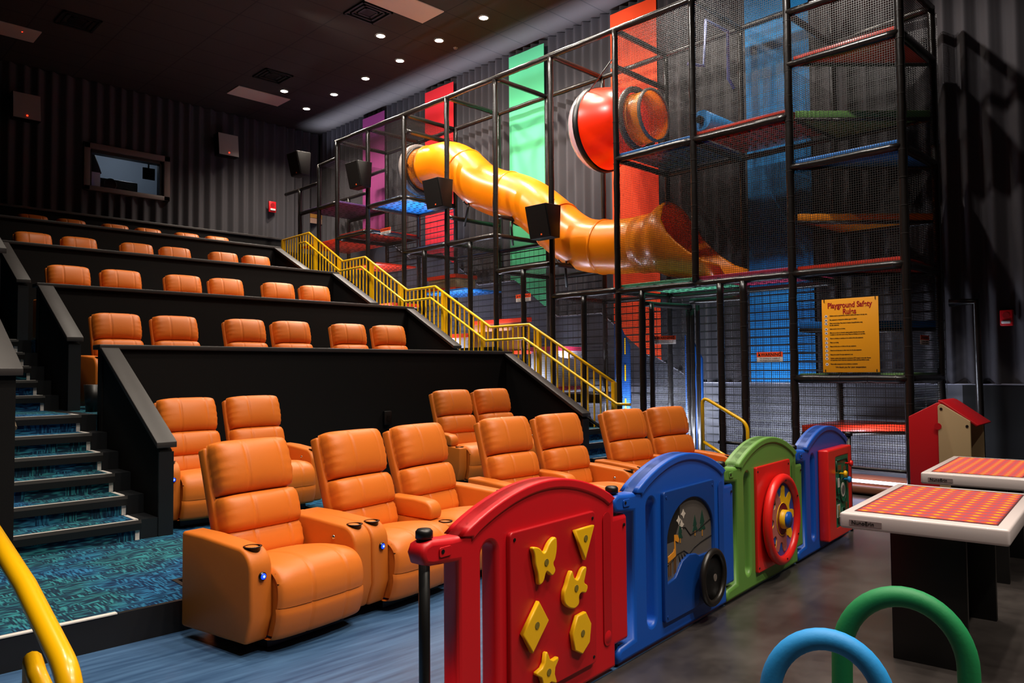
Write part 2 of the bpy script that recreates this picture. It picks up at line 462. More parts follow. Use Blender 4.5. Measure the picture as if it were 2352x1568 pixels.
def rbox(x0, x1, y0, y1, z0, z1): return MB().box(x0, x1, y0, y1, z0, z1)
def subd(o, lv=1):
    m = o.modifiers.new('subsurf', 'SUBSURF'); m.levels = lv; m.render_levels = lv; return o
def text(body, size, mat, parent, loc, rot, name='lettering', align='LEFT', depth=.001, sx=1.0, bold=0):
    cu = bpy.data.curves.new(name, 'FONT'); cu.body = body; cu.size = size; cu.align_x = align; cu.extrude = depth; cu.offset = bold
    t = bpy.data.objects.new(name, cu); C.objects.link(t)
    dg = bpy.context.evaluated_depsgraph_get(); me = bpy.data.meshes.new_from_object(t.evaluated_get(dg))
    bpy.data.objects.remove(t); bpy.data.curves.remove(cu)
    me.materials.clear(); me.materials.append(MT[mat])
    o = bpy.data.objects.new(name, me); C.objects.link(o); o.parent = parent; o.location = loc; o.rotation_euler = rot; o.scale = (sx, 1, 1)
    return o

# ============================================================ the room
XW, YB, ZC = 10.2, 17.35, 7.5           # side wall, back wall, ceiling
L2, L3, L4, L5, L6 = .165, 1.035, 1.78, 2.53, 3.27
struct(rbox(-6, 12, -5, 18.5, -.1, 0), 'floor', 'concrete')
# blue vinyl under the front row, bounded by the play fence line
mb = MB().prism([(-6, 4.5), (-6, 1.35), (-1.2, 1.78), (1.62, 2.12), (7.1, 2.75), (8.4, 2.9), (8.4, 4.5)], 0, .004)
struct(mb, 'floor.001', 'vinylfloor')
mb = MB().box(-6, 12, -5, 18.5, ZC, ZC + .1)
struct(mb, 'ceiling', 'ceiling')
struct(rbox(-6.1, -6, -5, 18.5, 0, ZC), 'wall_left', 'blackwall')
struct(rbox(-6, 12, -5.1, -5, 0, ZC), 'wall_front', 'blackwall')
struct(rbox(XW + .16, XW + .3, -5, 18.5, 0, ZC), 'wall_right', 'blackwall')
mb = MB()
wx0, wx1, wz0, wz1 = 4.85, 6.33, 5.29, 6.06
mb.box(-6, wx0, YB + .12, YB + .25, 0, ZC); mb.box(wx1, 12, YB + .12, YB + .25, 0, ZC)
mb.box(wx0, wx1, YB + .12, YB + .25, 0, wz0); mb.box(wx0, wx1, YB + .12, YB + .25, wz1, ZC)
struct(mb, 'wall_back', 'blackwall')

def wains(y):            # top of the wainscot follows the seating levels
    pts = [(-6, 1.19), (6.35, 1.19), (7.15, 1.62), (7.25, 1.62), (8.2, 2.35), (9.2, 2.35), (10.24, 3.09), (11.3, 3.09), (12.4, 3.85), (13.5, 3.85), (14.6, 4.5), (19, 4.5)]
    for (a, b), (c, d) in zip(pts, pts[1:]):
        if a <= y <= c: return b + (d - b) * (y - a) / (c - a)
    return pts[-1][1]
ys = [-5, 6.35, 7.15, 7.25, 8.2, 9.2, 10.24, 11.3, 12.4, 13.5, 14.6, 18.4]
struct(rbox(XW + .02, XW + .16, -5, 2.76, 0, 1.19), 'baseboard_right', 'wainsblack')  # stretch past the tower, its shade put into the colour
mb = MB().prism([(2.76, 0), (2.76, 1.19)] + [(y, wains(y)) for y in ys[1:]] + [(18.4, 0)], XW + .02, XW + .16, 'x')
struct(mb, 'baseboard_right', 'wains')
for i, (a, b) in enumerate(zip(ys, ys[1:])):
    pass
mb = MB().tube([(XW + .01, y, wains(y) + .008) for y in ys], .009, 6)
struct(mb, 'trim_1', plain('pale_wainscot_edge', 'b0b0c0', .3, metal=.4))

def pleat(u, wl, amp, seed=0):
    s = math.sin(2 * PI * u / wl + .9 * math.sin(u * 1.7 + seed) + .5 * math.sin(u * 4.3 + seed))
    return amp * (s + .35 * s * abs(s))
# pleated curtains
mb = MB(); N = 2300; y0, y1 = -4.9, YB
vs = []; fs = []
for i in range(N + 1):
    y = y0 + (y1 - y0) * i / N
    x = XW + .045 + pleat(y, .2 if y > 6 else .24, .038)
    vs += [(x, y, wains(y) + .01), (x, y, (wains(y) + ZC) / 2), (x + .004, y, ZC - .01)]
for i in range(N):
    for k in (0, 1): fs.append((3 * i + k, 3 * i + 3 + k, 3 * i + 4 + k, 3 * i + 1 + k))
mb.add(vs, fs, True)
o = mb.build('wall_curtain', 'curtain'); tag(o, 'charcoal pleated curtain covering the right side wall behind the play structure', 'curtain')
mb = MB(); vs = []; fs = []; N = 2000
def backseg(xa, xb, za, zb, n):
    o0 = len(vs)
    for i in range(n + 1):
        x = xa + (xb - xa) * i / n
        y = YB + .04 + pleat(x, .25, .035, 2)
        vs.extend([(x, y, za), (x, y, zb)])
    for i in range(n):
        a = o0 + 2 * i; fs.append((a, a + 1, a + 3, a + 2))
backseg(-5.9, 4.73, 4.3, 7.49, 900); backseg(6.46, XW + .03, 4.3, 7.49, 340)
backseg(4.73, 6.46, 4.3, 5.2, 150); backseg(4.73, 6.46, 6.2, 7.49, 150)
mb.add(vs, fs, True)
o = mb.build('wall_curtain', 'curtain'); tag(o, 'charcoal pleated curtain covering the back wall around the booth window', 'curtain')

# projection booth window with the small room behind it
fr = MB(); y0, y1 = YB - .06, YB + .14
for a in ((4.73, wx0, 5.19, 6.18), (wx1, 6.46, 5.19, 6.18), (4.73, 6.46, 5.19, wz0), (4.73, 6.46, wz1, 6.18)):
    fr.box(a[0], a[1], y0, y1, a[2], a[3])
win = struct(fr, 'window_1', 'frame', bevel=.008)
inner = MB()
for a in ((wx0, wx0 + .05, wz0, wz1), (wx1 - .06, wx1, wz0, wz1), (wx0, wx1, wz1 - .06, wz1)):
    inner.box(a[0], a[1], YB + .02, YB + .2, a[2], a[3])
inner.build('window_frame', 'black', win)
rbox(wx0, wx1, YB + .1, YB + .106, wz0, wz1).build('window_pane', 'glass', win)
rm = MB()
rm.box(3.9, 7.4, 20.4, 20.5, 4.6, 7.2); rm.box(3.8, 3.9, YB + .25, 20.5, 4.6, 7.2); rm.box(7.4, 7.5, YB + .25, 20.5, 4.6, 7.2)
rm.box(3.8, 7.5, YB + .25, 20.5, 7.1, 7.2); rm.box(3.8, 7.5, YB + .25, 20.5, 4.6, 4.7)
struct(rm, 'wall_booth', 'room')
bl = bpy.data.lights.new('booth_lamp', 'POINT'); bl.energy = 42; bl.color = (.95, .97, 1); bl.shadow_soft_size = .2
bo = bpy.data.objects.new('booth_lamp', bl); bo.location = (6.2, 19.0, 6.7); C.objects.link(bo)
# booth equipment
t = thing('cinema_projector', 'dark projector with two round lens openings seen through the booth window', 'projector', (5.6, 18.2, 4.7))
rbox(-.36, .42, -.2, .3, 0, .95).build('body', 'black', t, .02)
MB().lathe([(.11, -.26), (.13, -.26), (.13, -.1), (.11, -.1)], (-.16, 0, .82), 'y', 20).build('lens', 'cup', t)
MB().lathe([(.09, -.26), (.11, -.26), (.11, -.1), (.09, -.1)], (.16, 0, .68), 'y', 20).build('lens', 'cup', t)
MB().disc((0, -.22, .66), .012, 'y', 10, .01).build('indicator_light', 'ledw', t)
t = thing('equipment_rack', 'pale rack with a blue lit strip at the left of the booth', 'rack', (5.03, 18.0, 4.7))
rbox(-.12, .16, -.2, .3, 0, 1.0).build('cabinet', 'boxw', t, .01)
for k in range(3): rbox(-.115, -.07, -.215, -.2, .55 + k * .13, .61 + k * .13).build('blue_light', 'led', t)
o = MB().tube([(5.2, 18.2, 5.75), (5.05, 18.3, 6.3), (4.95, 18.5, 7.1)], .13, 14).build('exhaust_duct', 'grilleb'); tag(o, 'dark flexible duct rising to the booth ceiling behind the window', 'duct')
t = thing('booth_monitor', 'small dark square screen hanging in the booth behind the window', 'monitor', (6.25, 18.0, 5.9))
rbox(-.13, .13, -.02, .02, -.13, .13).build('screen', 'speaker', t, .006)
rbox(-.02, .01, -.01, .01, .13, 1.2).build('hanger', 'steel', t)

# ceiling fittings
for i, (x, y) in enumerate(DL):
    rows = 'second column of ceiling downlights' if x < 8.5 else 'long row of downlights above the play structure'
    order = ['third from the screen end of', 'fourth from the screen end of', 'fifth from the screen end of', 'middle of the far half of', 'third from the back wall in', 'nearest the back wall in'] if 0 else None
    names = ['round lit ceiling downlight, nearest the picture top in the long row', 'round lit ceiling downlight, second down in the long row', 'round lit ceiling downlight, third down in the long row beside the orange-lit troffer',
             'round lit ceiling downlight, fourth down in the long row', 'round lit ceiling downlight, next to last in the long row toward the back wall', 'round lit ceiling downlight, last in the long row nearest the back wall',
             'round lit downlight set beside the small troffer near the back wall', 'round lit downlight set beside the near ceiling vent', 'round lit ceiling downlight hidden above the picture top']
    if i == 8: continue
    t = thing('ceiling_downlight', names[i], 'downlight', (x, y, ZC), 0, 'ceiling downlights')
    MB().lathe([(.075, -.004), (.075, -.012), (.1, -.012), (.1, -.001)], n=24).build('trim_ring', 'trimring', t)
    MB().disc((0, 0, -.01), .075, 'z', 24, .006).build('lens', 'bulb', t)
for (x, y, l) in ((7.8, 15.82, 'pale rectangular ceiling panel between a vent and a downlight near the back wall'), (2.92, 15.75, 'pale rectangular ceiling panel with a red dot at far upper left'), (7.6, 10.2, 'pale warm-lit rectangular ceiling panel at the top edge beside the near vent')):
    t = thing('ceiling_light_panel', l, 'ceiling light', (x, y, ZC), 0, 'unlit rectangular ceiling panels')
    rbox(-.6, .6, -.295, .295, -.02, -.004).build('diffuser', 'troffer', t)
o = MB().lathe([(.012, 0), (.0, -.012)], n=10).build('indicator_light', 'redled'); o.location = (3.26, 15.65, ZC - .021)
tag(o, 'tiny red light dot on the far left ceiling panel', 'indicator light')
for (x, y, l) in ((3.86, 14.55, 'dark square ceiling vent in the unlit left part of the ceiling'), (7.47, 14.53, 'dark square ceiling vent beside the small panel near the back wall'), (7.3, 10.83, 'black square ceiling vent with louvres beside the warm-lit panel')):
    t = thing('ceiling_vent', l, 'vent', (x, y, ZC), 0, 'square ceiling vents')
    m = MB()
    for r0 in (.3, .22, .14): 
        for a in ((-r0, r0, -r0, -r0 + .035), (-r0, r0, r0 - .035, r0), (-r0, -r0 + .035, -r0, r0), (r0 - .035, r0, -r0, r0)):
            m.box(a[0], a[1], a[2], a[3], -.03 + (.3 - r0) * .08, -.004)
    m.build('louvre', 'vent', t)
    rbox(-.1, .1, -.1, .1, -.012, -.004).build('core', 'speaker', t)
o = MB().lathe([(0, -.03), (.03, -.03), (.045, -.004)], n=16).build('smoke_detector', 'trimring'); o.location = (9.3, 10.9, ZC); tag(o, 'small round detector on the ceiling edge above the play structure', 'detector')

# ------------------------------------------------------------ stepped seating
PAR_L, PAR_R = 2.2, 7.15
# platforms under each row (solid, carpeted)
def plat(poly, z0, z1, name='floor'):
    return struct(MB().prism(poly, z0, z1), 'floor', 'carpet')
plat([(-6, 4.3), (1.78, 4.3), (1.8, 4.74), (7.1, 4.86), (7.25, 4.4), (8.42, 4.4), (8.42, 17.2), (-6, 17.2)], 0.005, L2)
FL = [(6.04, .30, 6, L2, L3), (8.75, .28, 5, L3, L4), (10.9, .28, 5, L4, L5), (13.1, .28, 5, L5, L6)]
FRONT = [7.5, 9.66, 11.82, 13.9]
LV = [L2, L3, L4, L5, L6]
for i in range(4):
    struct(rbox(PAR_L, PAR_R, FRONT[i], 17.2, LV[i], LV[i + 1]), 'floor', 'carpet')
# black front edge of the lowest platform
m = MB().prism([(-6, 4.27), (1.80, 4.27), (1.825, 4.71), (7.08, 4.83), (7.23, 4.37), (8.42, 4.37), (8.42, 4.4), (7.25, 4.4), (7.1, 4.86), (1.8, 4.74), (1.78, 4.3), (-6, 4.3)], 0.003, L2 + .004)
struct(m, 'trim_2', 'nosing')
m = MB().box(-6, 1.35, 4.265, 4.3, L2 + .004, L2 + .01); struct(m, 'trim_3', 'white')
def flights(xa, xb, side):
    """carpeted steps; side: +1 skirt on the right end, -1 on the left"""
    for k, (ys, tr, n, za, zb) in enumerate(FL):
        rs = (zb - za) / n
        yend = FL[k + 1][0] if k < 3 else 17.2
        for i in range(n):
            z = za + rs * (i + 1)
            y = ys + tr * i
            ye = yend + .06 if i == n - 1 else y + tr + .02
            st = thing('stair_step' , '', 'step') if 0 else None
            c = struct(rbox(xa, xb, y + .03, ye, z - rs if i else za, z), 'floor', 'carpet')
            nz = MB().prism([(y, z - .07), (y - .006, z - .02), (y, z + .004), (y + .05, z + .004), (y + .05, z - .01), (y + .032, z - .01), (y + .032, z - .07)], xa, xb + .0, 'x')
            nz.build('stair_nosing', 'nosing', c)
            rbox(xa, xb - .02, y + .0, y + .016, z + .004, z + .007).build('nosing_strip', 'white', c)
            if side > 0:
                sk = MB().box(xb, xb + .13, y + .03, ye, za if i == 0 else z - rs, z)
                sk.build('stair_skirt', 'vinyl', c)
                w_ = MB().box(xb - .035, xb - .005, y + .022, y + .03, z - rs, z - .07)
                if i < n: w_.box(xb - .035, xb - .005, y + .05, y + tr - .02, z, z + .004)
                w_.build('tread_strip', 'white', c)
flights(1.22, 2.07, 1)
flights(7.33, 8.38, 0)
# parapets: a low wall in front of each raised row with a wood cap, and sloping end walls
PT = [(7.43, 1.66), (9.6, 2.40), (11.75, 3.15), (13.86, 3.85)]
capdrop = .045
ENDS = [(6.05, .875), (8.45, 1.765), (10.55, 2.53), (12.72, 3.30)]
for i, (y, z) in enumerate(PT):
    base = LV[i]
    p = struct(rbox(PAR_L, PAR_R + .13, y, y + .12, base, z - capdrop), 'wall_row', 'blackwall')
    rbox(PAR_L - .03, PAR_R + .15, y - .03, y + .17, z - capdrop, z).build('cap_board', 'cap', p, .006)
    ye, ze = ENDS[i]
    for xx in (PAR_L, PAR_R + .02):
        x0, x1 = (xx, xx + .11)
        w_ = struct(MB().prism([(ye + .02, base), (y + .02, base), (y + .02, z - capdrop - .02), (ye + .02, ze - capdrop - .02)], x0 + .01, x1 - .01, 'x'), 'wall_end', 'blackwall')
        c = MB().prism([(ye, ze), (y, z - .012), (y, z - .012 - capdrop), (ye, ze - capdrop)], x0 - .02, x1 + .02, 'x')
        c.build('cap_board', 'cap', w_, .004)
        rbox(x0 + .0, x1, ye + .01, ye + .03, base, ze - capdrop - .03).build('end_post', 'vinyl', w_)
# left-hand block of seating walls beyond the aisle
w_ = struct(MB().prism([(5.87, L2), (7.6, L2), (7.6, 2.3), (5.87, 1.39)], .8, 1.22, 'x'), 'wall_end', 'blackwall')
MB().prism([(5.84, 1.44), (7.6, 2.36), (7.6, 2.31), (5.84, 1.39)], .77, 1.255, 'x').build('cap_board', 'cap', w_, .004)
w_ = struct(MB().prism([(8.15, L2), (9.8, L2), (9.8, 3.2), (8.15, 2.49)], 1.2, 1.56, 'x'), 'wall_end', 'blackwall')
MB().prism([(8.12, 2.54), (9.8, 3.38), (9.8, 3.33), (8.12, 2.49)], 1.15, 1.6, 'x').build('cap_board', 'cap', w_, .004)
struct(rbox(-6, .8, 5.87, 17.2, L2, 1.2), 'wall_far_left_row', 'blackwall')
# half wall behind the last row
hw = struct(rbox(-6, 8.9, 16.72, 16.9, 2.5, 4.52), 'wall_half', 'blackwall')
rbox(-6, 8.93, 16.68, 16.94, 4.52, 4.57).build('cap_board', 'cap', hw, .006)
struct(rbox(-6, 10.3, 16.9, 17.3, 0, 4.3), 'wall_half', 'blackwall')
# side of the stepped seating that faces the play structure
m = MB().prism([(4.4, 0), (17.2, 0), (17.2, L6), (13.2, L6), (11.9, L5), (11.0, L5), (9.8, L4), (8.85, L4), (7.6, L3), (6.1, L2), (4.4, L2)], 8.4, 8.44, 'x')
struct(m, 'wall_aisle', 'blackwall')

# black wall handrail beside the right aisle, seen between the parapets
for k, (ys, tr, n, za, zb) in enumerate(FL):
    yt = PT[k][0]; zt = PT[k][1]
    if k == 3: continue
    t = thing('wall_handrail', ['black slim handrail on the aisle side of the lowest parapet end', 'black slim handrail on the aisle side of the second parapet end', 'black slim handrail on the aisle side of the third parapet end'][k], 'handrail', (7.36, yt, zt), 0, 'black aisle handrails')
    MB().tube([(0, -.2, -.36), (0, -.38, -.365), (0, -1.62, -1.03)], .019, 10).build('rail', 'black', t)
    for q in (-.45, -1.3):
        zq = -.365 + (q + .38) * .54
        MB().tube([(0, q, zq - .01), (-.06, q, zq - .06)], .012, 8).build('bracket', 'black', t)
t = thing('wall_handrail', 'pale beige handrail end on the near left aisle wall', 'handrail', (1.24, 6.3, L2))
MB().tube([(.05, .8, 1.42), (.05, -.05, .86)], .022, 10).build('rail', plain('beige_rail', '8a7a64', .4), t)
MB().tube([(.05, -.05, .86), (-.03, -.05, .86)], .022, 10).build('rail_return', MT['beige'], t)

# ------------------------------------------------------------ yellow guardrail on the play side of the aisle
t = thing('guardrail', 'long yellow stepped guardrail with pickets along the aisle stairs', 'railing', (8.4, 6.5, 0))
def rel(p, o=(8.4, 6.5, 0)): return tuple(a - b for a, b in zip(p, o))
TOP = [(8.4, 6.52, 1.214), (8.4, 8.15, 2.10), (8.4, 9.01, 2.095), (8.4, 10.41, 2.87), (8.4, 11.21, 2.865), (8.4, 12.57, 3.624), (8.4, 13.36, 3.623), (8.4, 14.69, 4.38), (8.4, 15.86, 4.363)]
def zi(P, y):
    for a, b in zip(P, P[1:]):
        if a[1] <= y <= b[1]: return a[2] + (b[2] - a[2]) * (y - a[1]) / (b[1] - a[1])
    return P[-1][2] if y > P[-1][1] else P[0][2]
BOT = [(p[0], p[1], p[2] - 1.0) for p in TOP]
MB().tube([rel(p) for p in TOP], .022, 12).build('top_rail', 'yellow', t)
MB().tube([rel(p) for p in BOT], .018, 10).build('bottom_rail', 'yellow', t)
HR = [(8.31, 6.2, .935), (8.31, 6.42, .935), (8.31, 8.17, 1.885), (8.31, 9.03, 1.88), (8.31, 10.42, 2.66), (8.31, 11.18, 2.656), (8.31, 12.57, 3.425), (8.31, 13.33, 3.418), (8.31, 14.67, 4.17), (8.31, 14.93, 4.172)]
MB().tube([rel(p) for p in HR], .02, 12).build('handrail', 'yellow', t)
posts = [6.54, 7.95, 9.2, 10.2, 11.4, 12.35, 13.5, 14.45, 15.84]
for y in posts:
    z1 = zi(TOP, y)
    base = z1 - 1.08 if y > 7 else .17
    rbox(-.028, .028, y - 6.5 - .028, y - 6.5 + .028, base, z1).build('post', 'yellow', t)
    if 6.6 < y < 15: 
        zz = zi(HR, y); MB().tube([(0, y - 6.5, zz - .03), (-.07, y - 6.5, zz - .06), (-.09, y - 6.5, zz - .02)], .008, 8).build('bracket', 'yellow', t)
pk = []
y = 6.66
while y < 15.8:
    if min(abs(y - q) for q in posts) > .05: pk.append(y)
    y += .115
for y in pk:
    rbox(-.0095, .0095, y - 6.5 - .0095, y - 6.5 + .0095, zi(BOT, y), zi(TOP, y)).build('picket', 'yellow', t)

def loop_rail(name, label, pts, mid, posts_, loc):
    t = thing(name, label, 'handrail', loc, 0, 'short yellow loop handrails')
    MB().tube(pts, .021, 14).build('rail', 'yellow', t)
    MB().tube(mid, .018, 12).build('lower_rail', 'yellow', t)
    return t
def fil(a, b, c, r, n=6):
    a, b, c = Vector(a), Vector(b), Vector(c); u = (a - b).normalized() * r; v = (c - b).normalized() * r
    return [tuple(b + u * (1 - s) ** 2 + v * s * s) for s in [i / n for i in range(n + 1)]]
P0, P1, P2, P3 = (0, .32, 0.0), (0, .32, .90), (0, -.27, .60), (0, -.27, -.14)
loop_rail('loop_handrail', 'short yellow loop handrail standing before the play structure net', [P0] + fil(P0, P1, P2, .1) + fil(P1, P2, P3, .1) + [P3], [(0, .32, .36), (0, -.27, .06)], None, (8.2, 4.72, L2))
# near rail at lower left of the frame
P2, P3 = (0, -.32, -.115), (0, -.32, -.99)
t = loop_rail('loop_handrail', 'thick yellow handrail nearest the camera at the lower left', [(0, .9, .16), (0, .0, -.02)] + fil((0, .0, -.02), P2, P3, .07, 8) + [P3], [(0, -.06, -.99), (0, -.06, -.15), (0, -.09, -.17), (0, -.31, -.24)], None, (.4, 1.81, .99))

# ============================================================ recliner chairs
def sstep(a, b, x):
    t = max(0, min(1, (x - a) / (b - a))); return t * t * (3 - 2 * t)
def cushion(w, h, d, seams=(), puff=.03, n=(28, 14), edge=.05, wrinkle=.004):
    """a pillow: front face bulges towards -y, x in +-w/2, z in 0..h, back at y=0, front about y=-d"""
    nx, nz = n
    def prof(u):      # rounded edge profile 0..1 -> 0..1
        return (1 - abs(2 * u - 1) ** 5) ** .35
    def front(u, v):
        # squeeze sampling toward the edges
        uu = .5 - .5 * math.cos(PI * u) if 0 else u
        x = (uu - .5) * w; z = v * h
        a = max(0, prof(uu)); b = max(0, prof(v))
        y = -d * (.25 + .75 * a * b) - puff * math.sin(PI * uu) ** .7 * math.sin(PI * v) ** .8
        for s in seams:
            y += .009 * math.exp(-((x - s) / .007) ** 2) * a * b
        edge_w = math.exp(-(uu) / .07) + math.exp(-(1 - uu) / .07)
        y += wrinkle * edge_w * math.sin(z * 190 + 3 * math.sin(z * 40))
        x *= 1 - .055 * abs(2 * v - 1) ** 3.5
        z = h / 2 + (z - h / 2) * (1.02 - .09 * abs(2 * u - 1) ** 5)
        return (x, y, z)
    m = MB()
    m.grid(front, nx, nz)
    # sides and back
    o = 0; W = nx + 1
    ring = [i for i in range(W)] + [W * (j + 1) - 1 for j in range(1, nz + 1)] + [W * nz + i for i in range(nx - 1, -1, -1)] + [W * j for j in range(nz - 1, 0, -1)]
    base = len(m.v)
    for i in ring:
        x, y, z = m.v[i]; m.v.append((x * .985, 0.0, z))
    k = len(ring)
    for i in range(k):
        j = (i + 1) % k; m.f.append((ring[i], base + i, base + j, ring[j])); m.sm.append(True)
    m.f.append(tuple(base + i for i in range(k))); m.sm.append(False)
    return m
def xf(m, mat):
    m.v = [tuple(mat @ Vector(p)) for p in m.v]; return m
def spl2(P, per):
    Q = [(2 * P[0][0] - P[1][0], 2 * P[0][1] - P[1][1])] + P + [(2 * P[-1][0] - P[-2][0], 2 * P[-1][1] - P[-2][1])]; out = []
    for i in range(1, len(Q) - 2):
        a, b, c, d = Q[i - 1:i + 3]
        for k in range(per):
            s = k / per
            out.append(tuple(.5 * (2 * b[j] + (c[j] - a[j]) * s + (2 * a[j] - 5 * b[j] + 4 * c[j] - d[j]) * s * s + (3 * b[j] - a[j] - 3 * c[j] + d[j]) * s ** 3) for j in (0, 1)))
    return out + [P[-1]]
SW, AW = .54, .13          # seat width, arm width
TILT = R(17)
def back_frame(y, z):      # point on the leaning plane of the back
    return Matrix.Translation((0, y, z)) @ Matrix.Rotation(-TILT, 4, 'X')
def arm_full(x0, x1):
    """outer arm: side profile with rounded front top, slightly sloping top, chamfered front bottom"""
    pts = [(.30, .06), (.30, .56), (.10, .557)]
    for i in range(8):
        a = PI / 2 + i * (PI / 2) / 7
        pts.append((-.20 + .11 * math.cos(a), .425 + .11 * math.sin(a) + .0))
    pts += [(-.315, .2), (-.27, .07)]
    return MB().prism(pts[::-1], x0, x1, 'x')
def arm_pad(x0, x1):
    return MB().prism([(.28, .06), (.28, .45), (-.31, .42), (-.31, .2), (-.27, .07)][::-1], x0, x1, 'x')
SEAM = (-.09, .135)
def make_recliner(name, label, left, right, pos, group=None, rz=0):
    t = thing(name, label, 'recliner', pos, rz, group)
    hw = SW / 2
    rbox(-hw + .02, hw - .02, -.24, .24, .015, .12).build('base', 'black', t)
    # seat cushion rolling over the front into the footrest, parted by a seam
    PR = [(.20, .385), (.10, .40), (0, .418), (-.12, .435), (-.23, .44), (-.31, .43), (-.365, .395), (-.392, .34), (-.398, .28), (-.392, .235)]
    PF = [(-.388, .232), (-.392, .20), (-.385, .16), (-.372, .12), (-.355, .085), (-.325, .07), (-.26, .072)]
    def roll(P, w0, w1):
        P3 = spl2(P, 4); k = len(P3) - 1
        def fn(u, v):
            i = min(k, int(round(v * k))); y, z = P3[i]
            a = (1 - abs(2 * u - 1) ** 7) ** .5
            w = (w0 + (w1 - w0) * v); x = (u - .5) * w
            ny, nz = (0, 1) if y > -.25 else ((-.7, .7) if z > .36 else (-1, 0))
            k2 = -.035 * (1 - a) + .012 * math.sin(PI * u)
            for s in SEAM: k2 -= .009 * math.exp(-((x - s) / .007) ** 2)
            return (x, y + ny * k2, z + nz * k2)
        return fn, k
    f1, k1 = roll(PR, SW - .005, SW + .02); MB().grid(f1, 56, k1).build('seat_cushion', 'leather', t)
    f2, k2 = roll(PF, SW + .03, SW + .03)
    m = MB().grid(f2, 56, k2)
    for sx in (-1, 1):
        hx = sx * (SW / 2 - .008)
        m.prism([(-.33, .40), (-.355, .3), (-.35, .13), (-.31, .085), (-.22, .085), (-.22, .40)], hx - .006, hx, 'x')
    m.build('footrest', 'leather', t)
    # back shell
    m = MB().box(-.255, .255, -.02, .05, 0, .67); xf(m, back_frame(.155, .34))
    m.build('back_shell', 'leather2', t, .015)
    for nm, z0, h, d, pf in (('lower_lumbar_cushion', .03, .17, .10, .012), ('lumbar_cushion', .175, .215, .125, .022), ('headrest_cushion', .385, .31, .12, .03)):
        m = cushion(.51 if nm != 'headrest_cushion' else .5, h, d, SEAM, pf, (56, 20), wrinkle=.006 if nm == 'headrest_cushion' else .003)
        xf(m, back_frame(.14, .34) @ Matrix.Translation((0, 0, z0)))
        m.build(nm, 'leather', t)
    for sgn, kind in ((-1, left), (1, right)):
        if kind == 'none': continue
        xa, xb = (hw, hw + AW) if sgn > 0 else (-hw - AW, -hw)
        if kind == 'full':
            a = arm_full(xa, xb).build('armrest', 'leather2', t, .018, 3)
            xc = (xa + xb) / 2
            MB().lathe([(.0, -.035), (.036, -.035), (.038, 0), (.046, .001), (.046, .004), (.036, .004)], (xc, -.235, .533), n=24).build('cup_holder', 'cup', a)
            if sgn < 0:
                MB().lathe([(.0, -.012), (.013, -.012), (.014, -.006), (.02, -.006), (.02, .004)], (xc, -.316, .40), 'y', 20).build('control_button', 'cup', a)
                MB().lathe([(0, -.013), (.008, -.013), (.015, -.009)], (xc, -.317, .40), 'y', 20).build('button_light', 'led', a)
                MB().disc((xc, -.3315, .40), .006, 'y', 12, .002).build('button_symbol', 'ledw', a)
            else:
                MB().lathe([(0, -.01), (.01, -.008), (.014, 0)], (xa, -.13, .46), 'x', 16).build('silver_button', 'chrome', a)
        elif kind == 'pad':
            aw = .11
            xa, xb = (hw, hw + aw) if sgn > 0 else (-hw - aw, -hw)
            a = arm_pad(xa + .003, xb - .003).build('armrest', 'leather2', t, .015, 3)
            pts = [(.22, .44), (.22, .565), (-.02, .56)]
            for i in range(7):
                q = PI / 2 + i * (PI / 2) / 6; pts.append((-.10 + .075 * math.cos(q), .475 + .075 * math.sin(q)))
            pts.append((-.165, .43))
            MB().prism(pts[::-1], xa, xb, 'x').build('arm_pad', 'leather', a, .018, 3)
            MB().lathe([(.0, -.035), (.036, -.035), (.038, 0), (.046, .001), (.046, .004), (.036, .004)], ((xa + xb) / 2, -.245, .425), n=24).build('cup_holder', 'cup', a)
    return t
def pair_centres(cx, cy, rz, pitch=.65):
    return [(cx - pitch / 2 * math.cos(rz), cy - pitch / 2 * math.sin(rz)), (cx + pitch / 2 * math.cos(rz), cy + pitch / 2 * math.sin(rz))]
c_single = make_recliner('recliner', 'tan orange leather recliner nearest the camera, alone with two armrests, front row left end', 'full', 'full', (2.08, 3.95, 0), 'recliners in the front row', R(9))
(a, b) = pair_centres(3.173, 4.137, R(11))
c_left = make_recliner('recliner', 'orange leather recliner right of the nearest one, with the second lit blue button', 'full', 'pad', (a[0], a[1], 0), 'recliners in the front row', R(11))
c_right = make_recliner('recliner', 'orange leather recliner in the front row behind the arch left of the red fence panel', 'none', 'full', (b[0], b[1], 0), 'recliners in the front row', R(11))
def put(src, label, x, y, z, rz, group):
    c = copy_tree(src); c.location = (x, y, z); c.rotation_euler = (0, 0, rz); c['label'] = label; c['group'] = group
    return c
FR = 'recliners in the front row'
(a, b) = pair_centres(4.74, 4.29, 0)
put(c_left, 'orange leather recliner in the front row directly above the red fence panel arch', a[0], a[1], 0, 0, FR)
put(c_right, 'orange leather recliner in the front row between the red and blue panel arches', b[0], b[1], 0, 0, FR)
(a, b) = pair_centres(6.318, 4.27, R(-4))
put(c_left, 'orange leather recliner in the front row, second from the right end', a[0], a[1], 0, R(-5), FR)
put(c_right, 'orange leather recliner at the right end of the front row beside the yellow loop rail', b[0], b[1], 0, R(-7), FR)
R2 = 'recliners in the second row'
put(c_left, 'orange recliner in the second row next to the left aisle stairs, blue button lit', 2.69, 6.5, L2, 0, R2)
put(c_right, 'orange recliner in the second row just behind the nearest recliner', 3.31, 6.52, L2, 0, R2)
c_pad2 = make_recliner('recliner', 'orange recliner in the second row right pair, left one with rounded arm pad', 'pad', 'pad', (5.70, 6.5, L2), R2, R(-1))
put(c_right, 'orange recliner in the second row at its right end below the sloping cap', 6.34, 6.52, L2, R(-1), R2)
